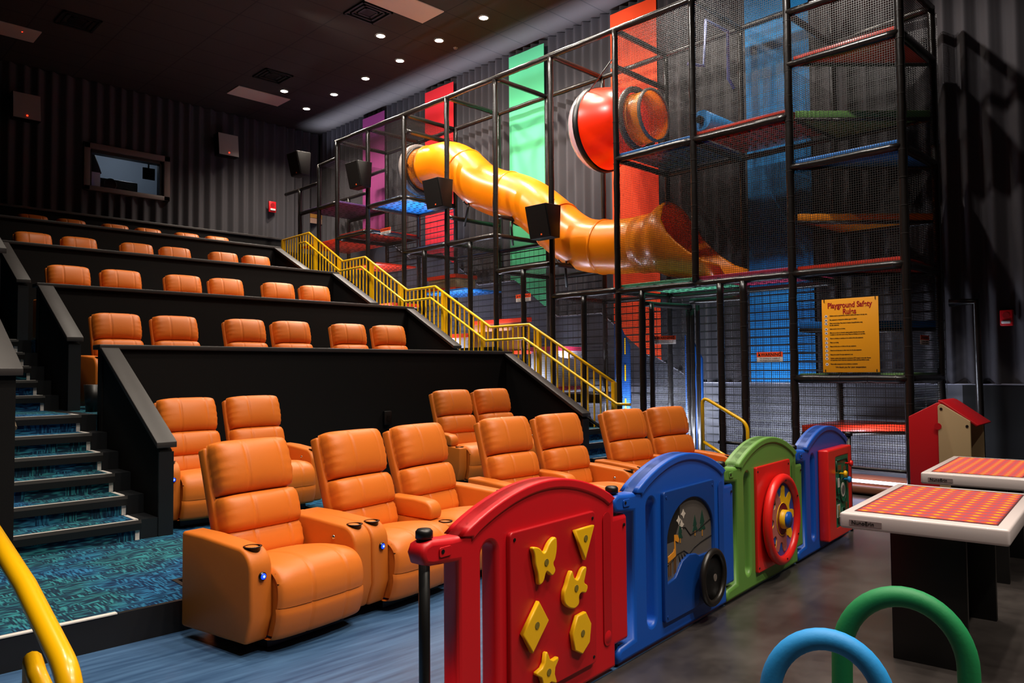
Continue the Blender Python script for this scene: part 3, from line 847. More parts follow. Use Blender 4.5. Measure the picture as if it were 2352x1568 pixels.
R3 = [(2.82, 8.82, 2), (3.45, 8.84, 1), (4.30, 8.86, 0), (4.92, 8.87, -2), (5.77, 8.88, -5), (6.42, 8.86, -6)]
R4 = [(2.89, 10.92, 2), (3.53, 10.94, 1), (4.36, 10.95, 0), (4.99, 10.95, -1), (5.82, 10.95, -4), (6.46, 10.95, -4)]
R5 = [(2.99, 13.2, 2), (3.62, 13.2, 1), (4.48, 13.2, 0), (5.10, 13.2, -1), (5.94, 13.2, -3), (6.56, 13.2, -3)]
R6 = [(3.55, 15.8, 1), (4.18, 15.8, 1), (4.94, 15.8, 0), (5.56, 15.8, 0), (6.32, 15.8, -1), (6.96, 15.8, -1)]
ordn = ['leftmost', 'second from the left', 'third from the left', 'third from the right', 'second from the right', 'rightmost']
for rows, z, nm, gr in ((R3, L3, 'standing behind the lowest parapet, third row', 'recliners in the third row'), (R4, L4, 'showing its headrest over the second parapet, fourth row', 'recliners in the fourth row'),
                    (R5, L5, 'with only its headrest top showing, fifth row', 'recliners in the fifth row'), (R6, L6, 'thin strip of its top showing, topmost back row', 'recliners in the topmost row')):
    for i, (x, y, rz) in enumerate(rows):
        y -= .08
        put(c_left if i % 2 == 0 else c_right, 'orange recliner %s, %s' % (nm, ordn[i]), x, y, z, R(rz), gr)
# wall outlet behind the gap in row two
t = thing('wall_outlet', 'small black outlet box on the parapet wall in the gap of the second row', 'outlet', (5.25, 7.405, .86))
rbox(-.05, .05, -.02, .02, -.08, .08).build('box', 'black', t, .004); rbox(-.02, .02, -.024, -.02, -.03, .03).build('socket', 'speaker', t)
t = thing('waste_bin', 'small black bin on the landing beside the lowest parapet end', 'bin', (2.33, 8.1, L3))
MB().lathe([(0, 0), (.07, 0), (.09, .26), (.085, .26), (.068, .01), (0, .01)], n=16).build('bin_body', 'black', t)

# ============================================================ the netted play structure
PX, BX = 8.66, 9.93
t = thing('play_structure', 'tall black padded-pipe climbing structure with nets along the right side wall', 'play structure', (PX, 2.84, 0))
OX, OY = PX, 2.84
ps = t
def sbuild(m, name, mat, bevel=0, label=None):
    m.v = [(x - OX, y - OY, z) for x, y, z in m.v]
    return m.build(name, mat, ps, bevel, label=label)
def pipe(a, b, r=.043, name='rail', n=10, wob=0):
    m = MB(); a = Vector(a); b = Vector(b); L = (b - a).length
    k = max(2, int(L / .13)); pts = []; rr = []
    rnd = random.Random(int(a.x * 97 + a.y * 31 + a.z * 17 + b.z * 7))
    for i in range(k + 1):
        p = a + (b - a) * i / k
        pts.append(p + Vector((rnd.uniform(-1, 1), rnd.uniform(-1, 1), rnd.uniform(-1, 1))) * .003 * (0 < i < k)); rr.append(r * rnd.uniform(.95, 1.03))
    m.tube(pts, rr, n)
    # cable ties round the padding
    d = (b - a).normalized(); q = .12; f0 = len(m.f)
    while q < L:
        c = a + d * q
        m.tube([c - d * .004, c + d * .004], r * 1.06, n, caps=False)
        q += .3
    for i in range(f0, len(m.f)): m.mi[i] = 1
    m.m2 = 'tie'
    return sbuild(m, name, 'foam')
FRONTP = [(2.84, 0, 5.62), (4.09, 0, 6.25), (5.39, 2.5, 6.25), (6.65, 0, 6.25), (7.9, 0, 6.25), (9.15, 0, 6.25), (10.4, 0, 6.25), (11.66, 0, 6.25), (12.86, 0, 6.25), (14.0, 0, 6.25), (14.73, 0, 5.9), (15.55, 0, 5.5)]
for y, a, b in FRONTP: pipe((PX, y, a), (PX, y, b), .045, 'post')
for y, a, b in FRONTP:
    pipe((9.73 if y < 3 else BX, y, 0), (9.73 if y < 3 else BX, y, b), .042, 'post')
for y, b in ((4.72, 2.48), (5.04, 2.48), (6.24, 2.48), (7.28, 2.48), (9.79, 3.6), (11.05, 3.6), (8.52, 3.0)):
    pipe((PX, y, 0), (PX, y, b), .045, 'post')
pipe((PX + .05, 6.12, 0), (PX + .05, 6.12, 2.3), .035, 'post')
for y, z in ((5.95, 2.25), (6.02, 2.25), (5.86, 2.3)):
    pipe((9.45, y, 0), (9.45, y, z), .032, 'post')
pipe((PX, 6.24, 2.3), (9.45, 5.97, 2.28), .04); pipe((9.45, 5.97, 2.36), (9.5, 5.1, 2.36), .04)
# long top rails and cross bars
pipe((PX, 4.09, 6.25), (PX, 14.05, 6.25), .045); pipe((BX, 4.09, 6.25), (BX, 14.05, 6.25), .042)
for y in (4.09, 5.39, 6.65, 7.9, 9.15, 10.4, 11.66, 12.86, 14.0): pipe((PX, y, 6.25), (BX, y, 6.25), .042)
for x in (PX, BX): pipe((min(x, 9.73) if x == BX else x, 2.84, 5.6), (x, 4.09, 5.62), .045); pipe((x, 14.0, 5.9), (x, 14.73, 5.88), .04); pipe((x, 14.73, 5.5), (x, 16.2, 5.5), .04)
pipe((PX, 2.84, 5.6), (9.73, 2.84, 5.6), .045); pipe((PX, 4.09, 5.62), (BX, 4.09, 5.62), .042)
pipe((PX, 11.6, 5.93), (9.9, 11.6, 5.93), .045); pipe((9.9, 11.6, 5.9), (9.9, 11.6, 6.25), .03); pipe((PX, 6.7, 5.75), (BX, 6.7, 5.75), .042)
pipe((PX, 11.66, 5.38), (9.0, 11.95, 5.36), .028)
# rails at deck height, front face
FR_ = [(2.84, 4.09, 1.28), (2.84, 4.09, 2.5), (2.84, 4.09, 3.76), (2.84, 4.09, 4.99), (4.09, 5.39, 2.5), (5.39, 6.65, 2.5), (4.09, 5.39, 4.38), (5.39, 6.65, 4.38),
       (6.65, 7.9, 2.52), (7.9, 9.15, 3.03), (9.15, 10.4, 3.63), (10.4, 11.66, 3.63), (11.66, 12.86, 4.68), (12.86, 14.0, 4.2), (14.0, 15.5, 4.95)]
for a, b, z in FR_:
    pipe((PX, a, z), (PX, b, z), .045)
for a, b, z in FR_[4:]: pipe((BX, a, z), (BX, b, z), .04)
for y, z in ((2.84, 1.28), (2.84, 2.5), (2.84, 3.76), (2.84, 4.99), (4.09, 2.5), (6.65, 4.38), (6.65, 2.5), (5.39, 4.36), (7.9, 2.52), (7.9, 3.03), (9.15, 3.03), (9.15, 3.63), (10.4, 3.63), (11.66, 3.63), (11.66, 4.68), (12.86, 4.68), (12.86, 4.2), (14.0, 4.2), (10.4, 4.12), (9.15, 3.95)):
    pipe((PX, y, z), (9.73 if y < 3 else BX, y, z), .04)
pipe((PX, 2.84, .30), (PX, 5.04, .30), .02, 'low_rail'); pipe((PX, 4.75, .48), (PX, 5.1, .48), .02, 'low_rail')
# decks
def deck(y0, y1, z, mat, holes=False, x0=PX + .03, x1=BX - .02, name='deck'):
    m = MB().box(x0, x1, y0 + .03, y1 - .03, z - .02, z + .015)
    o = sbuild(m, name, mat, .004)
    # dimpled perforated underside
    d = MB()
    nx, ny = 8, 8
    for i in range(nx):
        for j in range(ny):
            cx = x0 + (i + .5 + .5 * (j % 2) * .6) * (x1 - x0) / (nx + .5); cy = y0 + .06 + (j + .5) * (y1 - y0 - .12) / ny
            d.disc((cx - OX, cy - OY, z - .024), .036, 'z', 8, .004, ratio=.6)
    d.build('deck_hole', 'black', o)
    return o
deck(4.09, 5.39, 4.47, 'deckred'); deck(5.39, 6.65, 4.45, 'deckblue'); deck(4.09, 5.39, 2.58, 'deckpink'); deck(5.39, 6.65, 2.58, 'deckmint')
deck(11.66, 12.86, 4.73, 'deckblue'); deck(12.86, 14.0, 4.26, 'deckred'); deck(14.0, 15.5, 5.0, 'deckpurple'); deck(14.0, 15.6, 4.2, 'deckred')
deck(12.9, 14.0, 3.6, 'deckred', x0=8.9); deck(10.3, 11.6, 2.87, 'deckblue', x0=9.0)
# triangular steps of the corner tower
def tri(z, corner, mat, h=.075):
    pts = {'front': [(PX + .03, 4.04), (PX + .03, 2.9), (BX - .03, 2.9)], 'back': [(PX + .06, 4.04), (BX - .02, 4.04), (BX - .02, 2.9)]}[corner]
    m = MB().prism(pts, z - h, z)
    o = sbuild(m, 'triangle_step', mat, .006)
    r_ = MB().tube([(p[0] - OX, p[1] - OY, z - h - .02) for p in pts], .022, 8, closed=True); r_.build('step_rim', 'foam', o)
for z, mat in ((1.34, 'deckgreen'), (2.59, 'deckred'), (3.85, 'deckblue'), (5.09, 'deckred')): tri(z, 'front', mat)
for z, mat in ((.74, 'deckred'), (1.95, 'deckblue'), (3.22, 'deckorange'), (4.45, 'deckgreen')): tri(z, 'back', mat, .085)
# nets
def net(p0, du, dv, lu, lv, mat='net', name='net'):
    p0 = Vector(p0); du = Vector(du); dv = Vector(dv)
    m = MB().quad([p0, p0 + du * lu, p0 + du * lu + dv * lv, p0 + dv * lv], [(0, 0), (lu, 0), (lu, lv), (0, lv)])
    return sbuild(m, name, mat)
Y, Z, X = (0, 1, 0), (0, 0, 1), (1, 0, 0)
def yn(y0, y1, z0, z1, x=PX, mat='net'): net((x, y0, z0), Y, Z, y1 - y0, z1 - z0, mat)
def xn(y, z0, z1, x0=PX, x1=BX, mat='net'): net((x0, y, z0), X, Z, x1 - x0, z1 - z0, mat)
def rn(y0, y1, z, mat='netroof', x0=PX, x1=BX): net((x0, y0, z), X, Y, x1 - x0, y1 - y0, mat, 'roof_net')
for a, b in ((.3, 1.28), (1.28, 2.5), (2.5, 3.76), (3.76, 5.6)): yn(2.84, 4.09, a, b); xn(2.84, a, b, PX, 9.73)
for z in (1.28, 2.5, 3.76): xn(4.09, z, z + 1.22)
yn(4.09, 5.39, 2.5, 4.38); yn(4.09, 5.39, 4.38, 6.25); yn(5.39, 6.65, 2.5, 4.38); yn(5.39, 6.65, 4.38, 6.25)
yn(4.09, 4.72, .1, 2.5); yn(4.72, 5.04, .1, 2.5); yn(6.24, 6.65, .1, 2.5); net((PX + .02, 6.2, .1), Vector((.79, -.24, 0)).normalized(), Z, .82, 2.2)
yn(6.65, 7.9, .1, 2.52); yn(7.9, 9.15, .1, 3.03); yn(9.15, 10.4, .1, 3.63); yn(10.4, 11.66, .1, 3.63); yn(11.66, 12.86, .1, 4.68); yn(12.86, 14, .1, 4.2)
for a, b, z in ((11.66, 12.86, 4.7), (12.86, 14.0, 4.2), (14.0, 14.73, 4.9)): yn(a, b, z, 6.25 if b < 14.1 else 5.9)
for a, b in ((4.09, 5.39), (5.39, 6.65), (11.66, 12.86), (12.86, 14.0)): rn(a, b, 6.25)
rn(2.84, 4.09, 5.6); rn(14.0, 14.73, 5.88)
rn(6.65, 7.9, 2.54); rn(7.9, 9.15, 3.05); rn(9.15, 11.66, 3.65)
for a, b, z0, z1 in ((2.84, 4.09, .1, 5.6), (4.09, 6.65, .1, 6.25)): yn(a, b, z0, 2.5, BX, 'netc'); yn(a, b, 2.5, z1, BX)
for a, b, z1 in ((6.65, 7.9, 2.5), (7.9, 9.15, 3.0), (9.15, 11.66, 3.6), (11.66, 14.0, 4.6)): yn(a, b, .1, z1, BX, 'netc')
xn(11.66, 4.68, 6.25); xn(6.65, 4.4, 6.25)
# light strips on the floor inside the front
m = MB().box(PX + .1, PX + .135, 2.9, 4.05, .13, .16); sbuild(m, 'led_strip', 'led_strip')
m = MB().box(PX + .02, 9.7, 2.9, 4.05, .02, .1); sbuild(m, 'floor_pad', 'brownpad', .02)
# overhead padded blue frame
m = MB().tube([(8.85, 5.58, 5.5), (9.0, 5.42, 5.47), (9.0, 5.38, 6.08), (9.58, 5.38, 6.1), (9.6, 5.4, 5.45), (9.75, 5.4, 5.35)], .022, 10); sbuild(m, 'overhead_bar', plain('slate_blue_padding', '5a6aa8', .4))
# roller across the deck
m = MB().tube([(8.78, 5.34, 4.66), (9.86, 5.34, 4.66)], .135, 24); r_ = sbuild(m, 'roller', 'sky')
m = MB().tube([(8.775 - OX, 5.34 - OY, 4.66), (8.72 - OX, 5.34 - OY, 4.66)], .05, 16); m.build('roller_axle', 'black', r_)
# interior padded panels and boxes in the toddler part
def ibox(x0, x1, y0, y1, z0, z1, mat, name, rim=None):
    o = sbuild(MB().box(x0, x1, y0, y1, z0, z1), name, mat, .02)
    if rim:
        m = MB()
        for a in ((y0 - .02, y1 + .02, z1 - .04, z1 + .03), (y0 - .02, y1 + .02, z0 - .02, z0 + .04)):
            m.box(x0 - .02 - OX, x1 + .02 - OX, a[0] - OY, a[1] - OY, a[2], a[3])
        m.build('panel_rim', rim, o)
    return o
ibox(9.3, 9.4, 9.1, 10.42, 1.70, 2.27, 'brownpad', 'padded_panel', 'deckred')
ibox(9.2, 9.8, 10.5, 11.5, 1.2, 2.05, 'boxw', 'padded_box', 'deckred')
ibox(9.1, 9.7, 8.2, 8.8, 1.1, 1.75, 'boxw', 'padded_box', 'deckpink')
ibox(9.1, 9.7, 9.2, 10.2, .7, 1.45, 'boxw', 'padded_box')
ibox(9.1, 9.7, 12.6, 13.6, 1.9, 2.75, 'boxw', 'padded_box', 'deckred')
ibox(9.1, 9.6, 10.7, 11.5, 2.9, 3.15, 'beige', 'padded_box', 'deckred')
ibox(8.9, 9.7, 6.9, 7.9, .1, .55, 'foam', 'padded_box')
ibox(8.9, 9.7, 7.2, 8.1, .9, 1.05, 'foam', 'padded_box')
# blue climbing board with slotted grips
for y, zt, xx in ((7.05, 2.1, 9.25), (6.05, 1.9, 9.62)):
    o = sbuild(MB().prism([(y - .14, .05), (y + .14, .05), (y + .14, zt), (y + .05, zt - .02), (y - .14, zt - .35)], xx, xx + .04, 'x'), 'climbing_board', plain('blue_climbing_board', '0a4488', .5), .008)
    g = MB()
    for k, z in enumerate((.35, .85, 1.35, 1.75)):
        g.box(xx - .008 - OX, xx - OX, y - OY - .075, y - OY - .055, z - .12, z + .12)
    g.build('grip_slot', 'yelp', o)

# ------------------------------------------------------------ tube slide
def spline(P, per=8):
    P = [Vector(p) for p in P]; Q = [P[0] * 2 - P[1]] + P + [P[-1] * 2 - P[-2]]; out = []
    for i in range(1, len(Q) - 2):
        a, b, c, d = Q[i - 1:i + 3]
        for k in range(per):
            s = k / per
            out.append(.5 * ((2 * b) + (c - a) * s + (2 * a - 5 * b + 4 * c - d) * s * s + (3 * b - a - 3 * c + d) * s ** 3))
    out.append(P[-1]); return out
sl = thing('tube_slide', 'long yellow plastic tube slide winding down through the structure', 'slide', (9.3, 9.3, 2.6))
SO = Vector((9.3, 9.3, 2.6))
path = spline([(9.3, 11.9, 5.36), (9.3, 11.4, 5.35), (9.28, 11.0, 5.29), (9.26, 10.6, 5.08), (9.26, 10.2, 4.76), (9.3, 9.8, 4.55), (9.34, 9.37, 4.40), (9.33, 8.95, 4.19), (9.3, 8.5, 3.87), (9.3, 8.1, 3.55), (9.3, 7.72, 3.36), (9.3, 7.2, 3.27), (9.3, 6.6, 3.24)], 6)
m = MB(); m.tube([p - SO for p in path], .415, 40, caps=False)
tb = m.build('slide_tube', 'slide', sl); so = tb.modifiers.new('solid', 'SOLIDIFY'); so.thickness = .012; so.offset = -1
for k in (3, 18, 34, 50, 64):
    d = (path[k + 1] - path[k - 1]).normalized(); c = path[k] - SO
    m = MB(); m.tube([c - d * .022, c - d * .016, c + d * .016, c + d * .022], [.415, .428, .428, .415], 40, caps=False)
    m.build('joint_flange', 'slide', sl)
m = MB().lathe([(.415, -.05), (.49, -.05), (.515, -.02), (.515, .03), (.49, .05), (.415, .05), (.415, -.05)], (0, 0, 0), 'y', 40)
rg = m.build('entry_ring', plain('pale_clear_entry_ring', 'a89c98', .25), sl); rg.location = Vector((9.3, 11.98, 5.36)) - SO
m = MB().lathe([(.416, -.03), (.45, -.03), (.45, .03), (.416, .03)], (0, 0, 0), 'y', 40)
rg = m.build('entry_seal', 'black', sl); rg.location = Vector((9.3, 11.9, 5.36)) - SO
# support straps under the tube
for y, z, yy in ((10.25, 4.42, 10.38), (9.15, 3.92, 9.15), (7.95, 3.12, 7.95)):
    m = MB().tube([Vector((9.05, y, z)) - SO, Vector((9.0, y - .02, z - .12)) - SO, Vector((9.05, yy, z - .42)) - SO], .02, 8); m.build('support_bracket', 'black', sl)
    m = MB(); arc = [Vector((9.3 + .393 * math.sin(a), y, 0)) for a in ()]
for k in (24, 40, 56):
    c = path[k] - SO; d = (path[k + 1] - path[k - 1]).normalized(); u = Vector((0, 0, 1)); u = (u - d * u.dot(d)).normalized(); s = d.cross(u)
    pts = [c + (u * math.cos(a) + s * math.sin(a)) * .424 for a in [R(150 + 10 * i) for i in range(7)]]
    pts2 = [c + (u * math.cos(a) + s * math.sin(a)) * .424 for a in [R(-150 + 10 * i - 60) for i in range(7)]]
    near = pts if pts[3].x < pts2[3].x else pts2
    MB().tube(near, .016, 6).build('strap', 'black', sl)
# flared exit chute
m = MB(); secs = []
for y, r, zc, A in ((6.68, .414, 3.24, 180), (6.5, .416, 3.24, 180), (6.42, .425, 3.24, 180), (6.35, .44, 3.24, 180), (6.28, .48, 3.25, 180), (6.22, .51, 3.25, 180), (6.17, .525, 3.25, 178), (6.13, .52, 3.24, 150), (6.06, .50, 3.21, 122), (5.95, .48, 3.17, 104), (5.8, .475, 3.13, 90), (5.62, .48, 3.09, 76), (5.42, .49, 3.07, 62), (5.2, .51, 3.08, 50)):
    row = []
    for i in range(37):
        a = R(-A + 2 * A * i / 36); row.append((r * math.sin(a), y - 9.3, zc - 2.6 - r * math.cos(a)))
    secs.append(row)
vs = [p for r_ in secs for p in r_]; fs = []
for j in range(len(secs) - 1):
    for i in range(36): fs.append((j * 37 + i, j * 37 + i + 1, (j + 1) * 37 + i + 1, (j + 1) * 37 + i))
m.add(vs, fs, True)
e = m.build('exit_chute', 'slide', sl); so = e.modifiers.new('solid', 'SOLIDIFY'); so.thickness = .03; so.offset = 0
m = MB().tube([p - SO + Vector((0, 0, 0)) for p in path[-14:]], .40, 36, caps=False); m.build('tube_lining', plain('orange_tube_lining', 'ff6a10', .35), sl); translucent(bpy.data.materials['orange_tube_lining'], 'ff5a08', .4)  # added inner shell, its orange stands for light coming through the tube

# ------------------------------------------------------------ observation pod
pd = thing('bubble_pod', 'orange-red observation pod with clear dome and black rim on the upper deck', 'play pod', (9.3, 6.7, 5.12))
MB().lathe([(.355, -.26), (.36, -.24), (.385, .1)], (0, 0, 0), 'y', 40).build('entry_tube', 'slide', pd)
MB().lathe([(.36, -.28), (.39, -.28), (.395, -.24), (.36, -.24), (.36, -.28)], n=40, axis='y').build('entry_edge', plain('grey_edge_trim', '6a6058', .4), pd)
MB().lathe([(.405, .0), (.48, .0), (.49, .03), (.48, .06), (.405, .06)], n=40, axis='y').build('mounting_flange', plain('grey_flange', '5c5450', .35), pd)
prof = [(.42, .06), (.47, .12), (.52, .22), (.565, .36), (.60, .52), (.62, .62), (.63, .70)]
MB().lathe(prof, n=48, axis='y').build('pod_shell', 'slidered', pd)
MB().lathe([(.625, .67), (.655, .68), (.66, .75), (.635, .77), (.625, .67)], n=48, axis='y').build('pod_rim', 'black', pd)
MB().lathe([(.64 * math.cos(a), .76 + .34 * math.sin(a)) for a in [i * PI / 2 / 14 for i in range(15)]], n=48, axis='y').build('clear_dome', 'clearp', pd)
MB().tube([(-.64, -.03, .75), (-.35, .75, .45)], .008, 6).build('stay_rod', 'black', pd)

# ------------------------------------------------------------ banners on the side wall
def banner(y0, y1, z1, mat, lab, zb=None):
    m = MB(); n = 30; x = XW - .03
    ybs = [y0 + (y1 - y0) * i / n for i in range(n + 1)]
    for i in range(n):
        a, b = ybs[i], ybs[i + 1]
        fa = lambda y: x + .004 * math.sin(y * 9)
        m.quad([(fa(a), a, wains(a) + .02), (fa(b), b, wains(b) + .02), (fa(b), b, z1), (fa(a), a, z1)])
    o = m.build('wall_banner', mat); s = o.modifiers.new('s', 'SOLIDIFY'); s.thickness = .006
    return tag(o, lab, 'banner', 'coloured wall banners')
banner(14.42, 15.31, 7.38, 'bpurple', 'purple fabric banner farthest back on the side wall')
banner(11.99, 12.93, 7.38, 'bred', 'red fabric banner on the side wall behind the slide start')
banner(9.43, 10.34, 7.38, 'bgreen', 'mint green fabric banner on the side wall')
banner(6.97, 7.90, 7.38, 'borange', 'orange fabric banner on the side wall behind the pod')
banner(4.50, 5.44, 7.38, 'bblue', 'bright blue fabric banner on the side wall behind the upper net')

# ------------------------------------------------------------ surround speakers on the posts and walls
def surround(loc, rz, label, h=.5, w=.42, d=.36, pitch=0, led=True, gr='grilleb'):
    t = thing('surround_speaker', label, 'speaker', loc, rz, 'wall and post speakers')
    poly = [(-.075, -.25), (-.19, .235), (.16, .25), (.13, -.25)]
    m = MB().prism([(a, b) for a, b in poly][::-1], -w / 2, w / 2, 'x'); m.build('cabinet', 'speaker', t, .008)
    g = MB().prism([(-.09, -.235), (-.2, .225), (-.185, .225), (-.075, -.235)][::-1], -w / 2 + .015, w / 2 - .015, 'x')
    g.build('grille', gr, t)
    rbox(.03, .058, -.102, -.085, -.215, -.19).build('badge', 'redled' if 0 else plain('orange_badge', 'e85a20', .5), t)
    MB().tube([(0, d * .3, 0), (0, d * .3 + .1, 0)], .02, 8).build('mount', 'black', t)
    return t
# cabinets angled down toward the seats, hung on the aisle-side posts
for (y, z, l) in ((7.9, 3.63, 'black speaker on the post beside the middle of the yellow slide, nearest of the four'), (10.4, 4.48, 'black speaker on the post below the upper bend of the slide'), (12.86, 5.27, 'black speaker on the post before the purple banner'), (15.2, 5.95, 'black speaker farthest along the aisle by the back corner')):
    surround((8.42, y - .05, z), R(-88), l)
def wallspk(x, z, label):
    t = thing('surround_speaker', label, 'speaker', (x, YB - .2, z), 0, 'wall and post speakers')
    MB().prism([(-.18, -.26), (-.12, .26), (.12, .26), (.05, -.26)][::-1], -.24, .24, 'x').build('cabinet', 'speaker', t, .008)
    MB().prism([(-.195, -.25), (-.135, .25), (-.12, .25), (-.18, -.25)][::-1], -.23, .23, 'x').build('grille', 'grille', t)
    MB().disc((0, -.2, -.19), .014, 'y', 10, .006).build('red_light', 'redled', t)
    rbox(-.05, .05, .1, .2, -.05, .05).build('mount', 'black', t)
wallspk(7.65, 6.63, 'square grey-faced speaker on the back wall right of the booth window')
wallspk(3.64, 6.57, 'square grey-faced speaker on the back wall at far left')

# fire alarms
for loc, rz, l in (((8.88, YB - .06, 5.4), 0, 'small red fire alarm on the back curtain above the railing top'), ((XW - .04, 2.27, 1.945), R(-90), 'red fire alarm strobe on the right curtain wall')):
    t = thing('fire_alarm', l, 'fire alarm', loc, rz)
    s = 1.15 if rz == 0 else .8
    rbox(-.08 * s, .08 * s, -.03, .03, -.1 * s, .13 * s).build('housing', 'alarm', t, .01)
    MB().disc((0, -.036, .05 * s), .045 * s, 'y', 20, .006).build('sounder', plain('dark_red_sounder', '9a0e14', .4), t)
    rbox(-.06 * s, .06 * s, -.055, -.03, -.07 * s, -.025 * s).build('strobe_lens', 'clearlens', t, .012)
t = thing('tissue_boxes', 'small yellow and tan square stickers on the far corner wall seen through the net', 'wall sign', (10.1, YB - .03, 5.3))
rbox(-.17, .17, -.01, .01, .01, .13).build('upper_sticker', plain('tan_yellow_sticker', '9a6a28', .6), t); rbox(-.17, .17, -.01, .01, -.13, 0).build('lower_sticker', plain('tan_pink_sticker', '9a7a6a', .6), t)
t.name = 'wall_sticker'
# padded door frame at the end of the structure
t = thing('padded_frame', 'black padded pipe frame standing beside the corner of the play structure', 'frame', (9.95, 2.7, 0))
MB().tube([(0, .1, 2.15), (.02, -.18, 2.15), (.02, -.18, 0)], .045, 12).build('pipe', 'foam', t)

# ============================================================ play fence
FA = Vector((1.66, 2.16, 0)); FU = Vector((.99412, .10831, 0)); FRZ = math.atan2(FU.y, FU.x)
def shape2d(outlines, depth, bev, res=2, name='panel'):
    """filled outline with holes, moulded edges; returned as mesh data in x,z with thickness along y"""
    cu = bpy.data.curves.new(name, 'CURVE'); cu.dimensions = '2D'; cu.fill_mode = 'BOTH'; cu.extrude = depth / 2 - bev; cu.bevel_depth = bev; cu.bevel_resolution = res; cu.offset = -bev
    for pts in outlines:
        sp = cu.splines.new('POLY'); sp.points.add(len(pts) - 1); sp.use_cyclic_u = True
        for p, q in zip(sp.points, pts): p.co = (q[0], q[1], 0, 1)
    o = bpy.data.objects.new(name, cu); C.objects.link(o)
    me = bpy.data.meshes.new_from_object(o.evaluated_get(bpy.context.evaluated_depsgraph_get()))
    bpy.data.objects.remove(o); bpy.data.curves.remove(cu)
    me.transform(Matrix.Rotation(PI / 2, 4, 'X'))
    return me
def shaped(name, outlines, depth, bev, mat, parent, loc=(0, 0, 0), label=None, smooth=True):
    me = shape2d(outlines, depth, bev, name=name)
    me.materials.clear(); me.materials.append(MT[mat] if isinstance(mat, str) else mat)
    o = bpy.data.objects.new(name, me); C.objects.link(o); o.parent = parent; o.location = loc
    if label: o['label'] = label
    return o
def slot(x, z0, z1, r, n=10):
    p = []
    for i in range(n + 1):
        a = PI * i / n; p.append((x + r * math.cos(a), z1 - r + r * math.sin(a)))
    for i in range(n + 1):
        a = PI + PI * i / n; p.append((x + r * math.cos(a), z0 + r + r * math.sin(a)))
    return p
def rrect(x0, x1, z0, z1, r=.02, n=5):
    p = []
    for cx, cz, a0 in ((x1 - r, z1 - r, 0), (x0 + r, z1 - r, 90), (x0 + r, z0 + r, 180), (x1 - r, z0 + r, 270)):
        for i in range(n + 1):
            a = R(a0 + 90 * i / n); p.append((cx + r * math.cos(a), cz + r * math.sin(a)))
    return p
ARCH = [(1.195 - (1.195 - .145) * i / 22, .80 + .0 + .145 * math.sin(PI * (i / 22)) ** .82) for i in range(23)]
BODY = [(.0 + .13, .02), (1.195, .02), (1.195, .12), (1.30, .12), (1.31, .13), (1.31, .70), (1.30, .71), (1.195, .71)] + ARCH + [(.10, .80), (.0, .81), (-.035, .80), (-.05, .77), (-.035, .73), (.0, .72), (.13, .71), (.13, .10), (.0, .09), (-.02, .07), (-.02, .02)]
def fence_panel(s, mat, label):
    p = FA + FU * s
    t = thing('play_fence_panel', label, 'play panel', (p.x, p.y, 0), FRZ, 'arched play fence panels')
    holes = [slot(.30, .12, .75, .042)]
    shaped('panel_body', [BODY] + holes, .085, .018, mat, t)
    # raised rim along the arch and the closed grooves
    RIM = ARCH + [(.20, .79)] + [(.2 + (1.14 - .2) * i / 22, .775 + .13 * math.sin(PI * i / 22) ** .82) for i in range(23)]
    shaped('arch_rim', [RIM], .103, .008, mat, t)
    for x in (1.12,):
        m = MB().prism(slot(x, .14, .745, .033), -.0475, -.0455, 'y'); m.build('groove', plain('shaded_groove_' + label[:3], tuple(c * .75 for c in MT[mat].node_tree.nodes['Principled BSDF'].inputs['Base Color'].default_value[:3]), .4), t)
        for zz in (.20,):
            MB().lathe([(0, -.006), (.02, -.004), (.03, 0)], (x, -.047, .18), 'y', 16).build('moulded_dimple', mat, t)
    shaped('connector_recess', [rrect(.03, .09, .745, .78, .008)], .004, .0015, 'black' if 0 else mat, t, (0, -.046, 0))
    MB().disc((.045, -.05, .765), .008, 'y', 10, .004).build('screw', 'black', t)
    MB().disc((1.27, -.05, .665), .008, 'y', 10, .004).build('screw', 'black', t)
    return t
def fence_post(s, label):
    p = FA + FU * s
    t = thing('fence_post', label, 'post', (p.x, p.y, 0), FRZ, 'black fence connector posts')
    MB().lathe([(0, 0), (.02, 0), (.02, .825), (0, .825)], n=16).build('post_tube', 'black', t)
    m = MB().lathe([(.022, .812), (.031, .814), (.031, .838), (.024, .846), (0, .847)], n=24); m.build('cap_knob', 'black', t)
SP = [.03, 1.27, 2.49, 3.73, 5.12]
for s, l in zip(SP, ('black post with round knob at the free left end of the red fence panel', 'black post with knob joining the red and the near blue fence panel', 'black post with knob joining the near blue and green fence panels', 'black post with knob joining the green and the far blue fence panels', 'black post at the far right end of the play fence')):
    fence_post(s, l)
BX0, BX1, BZ0, BZ1 = .40, 1.0, .105, .772
YF = -.052
def screws(t, x0, x1, z0, z1, y=-.066, mat='black'):
    for x in (x0 + .025, x1 - .025):
        for z in (z0 + .03, z1 - .03): MB().disc((x, y, z), .007, 'y', 10, .004).build('screw', mat, t)
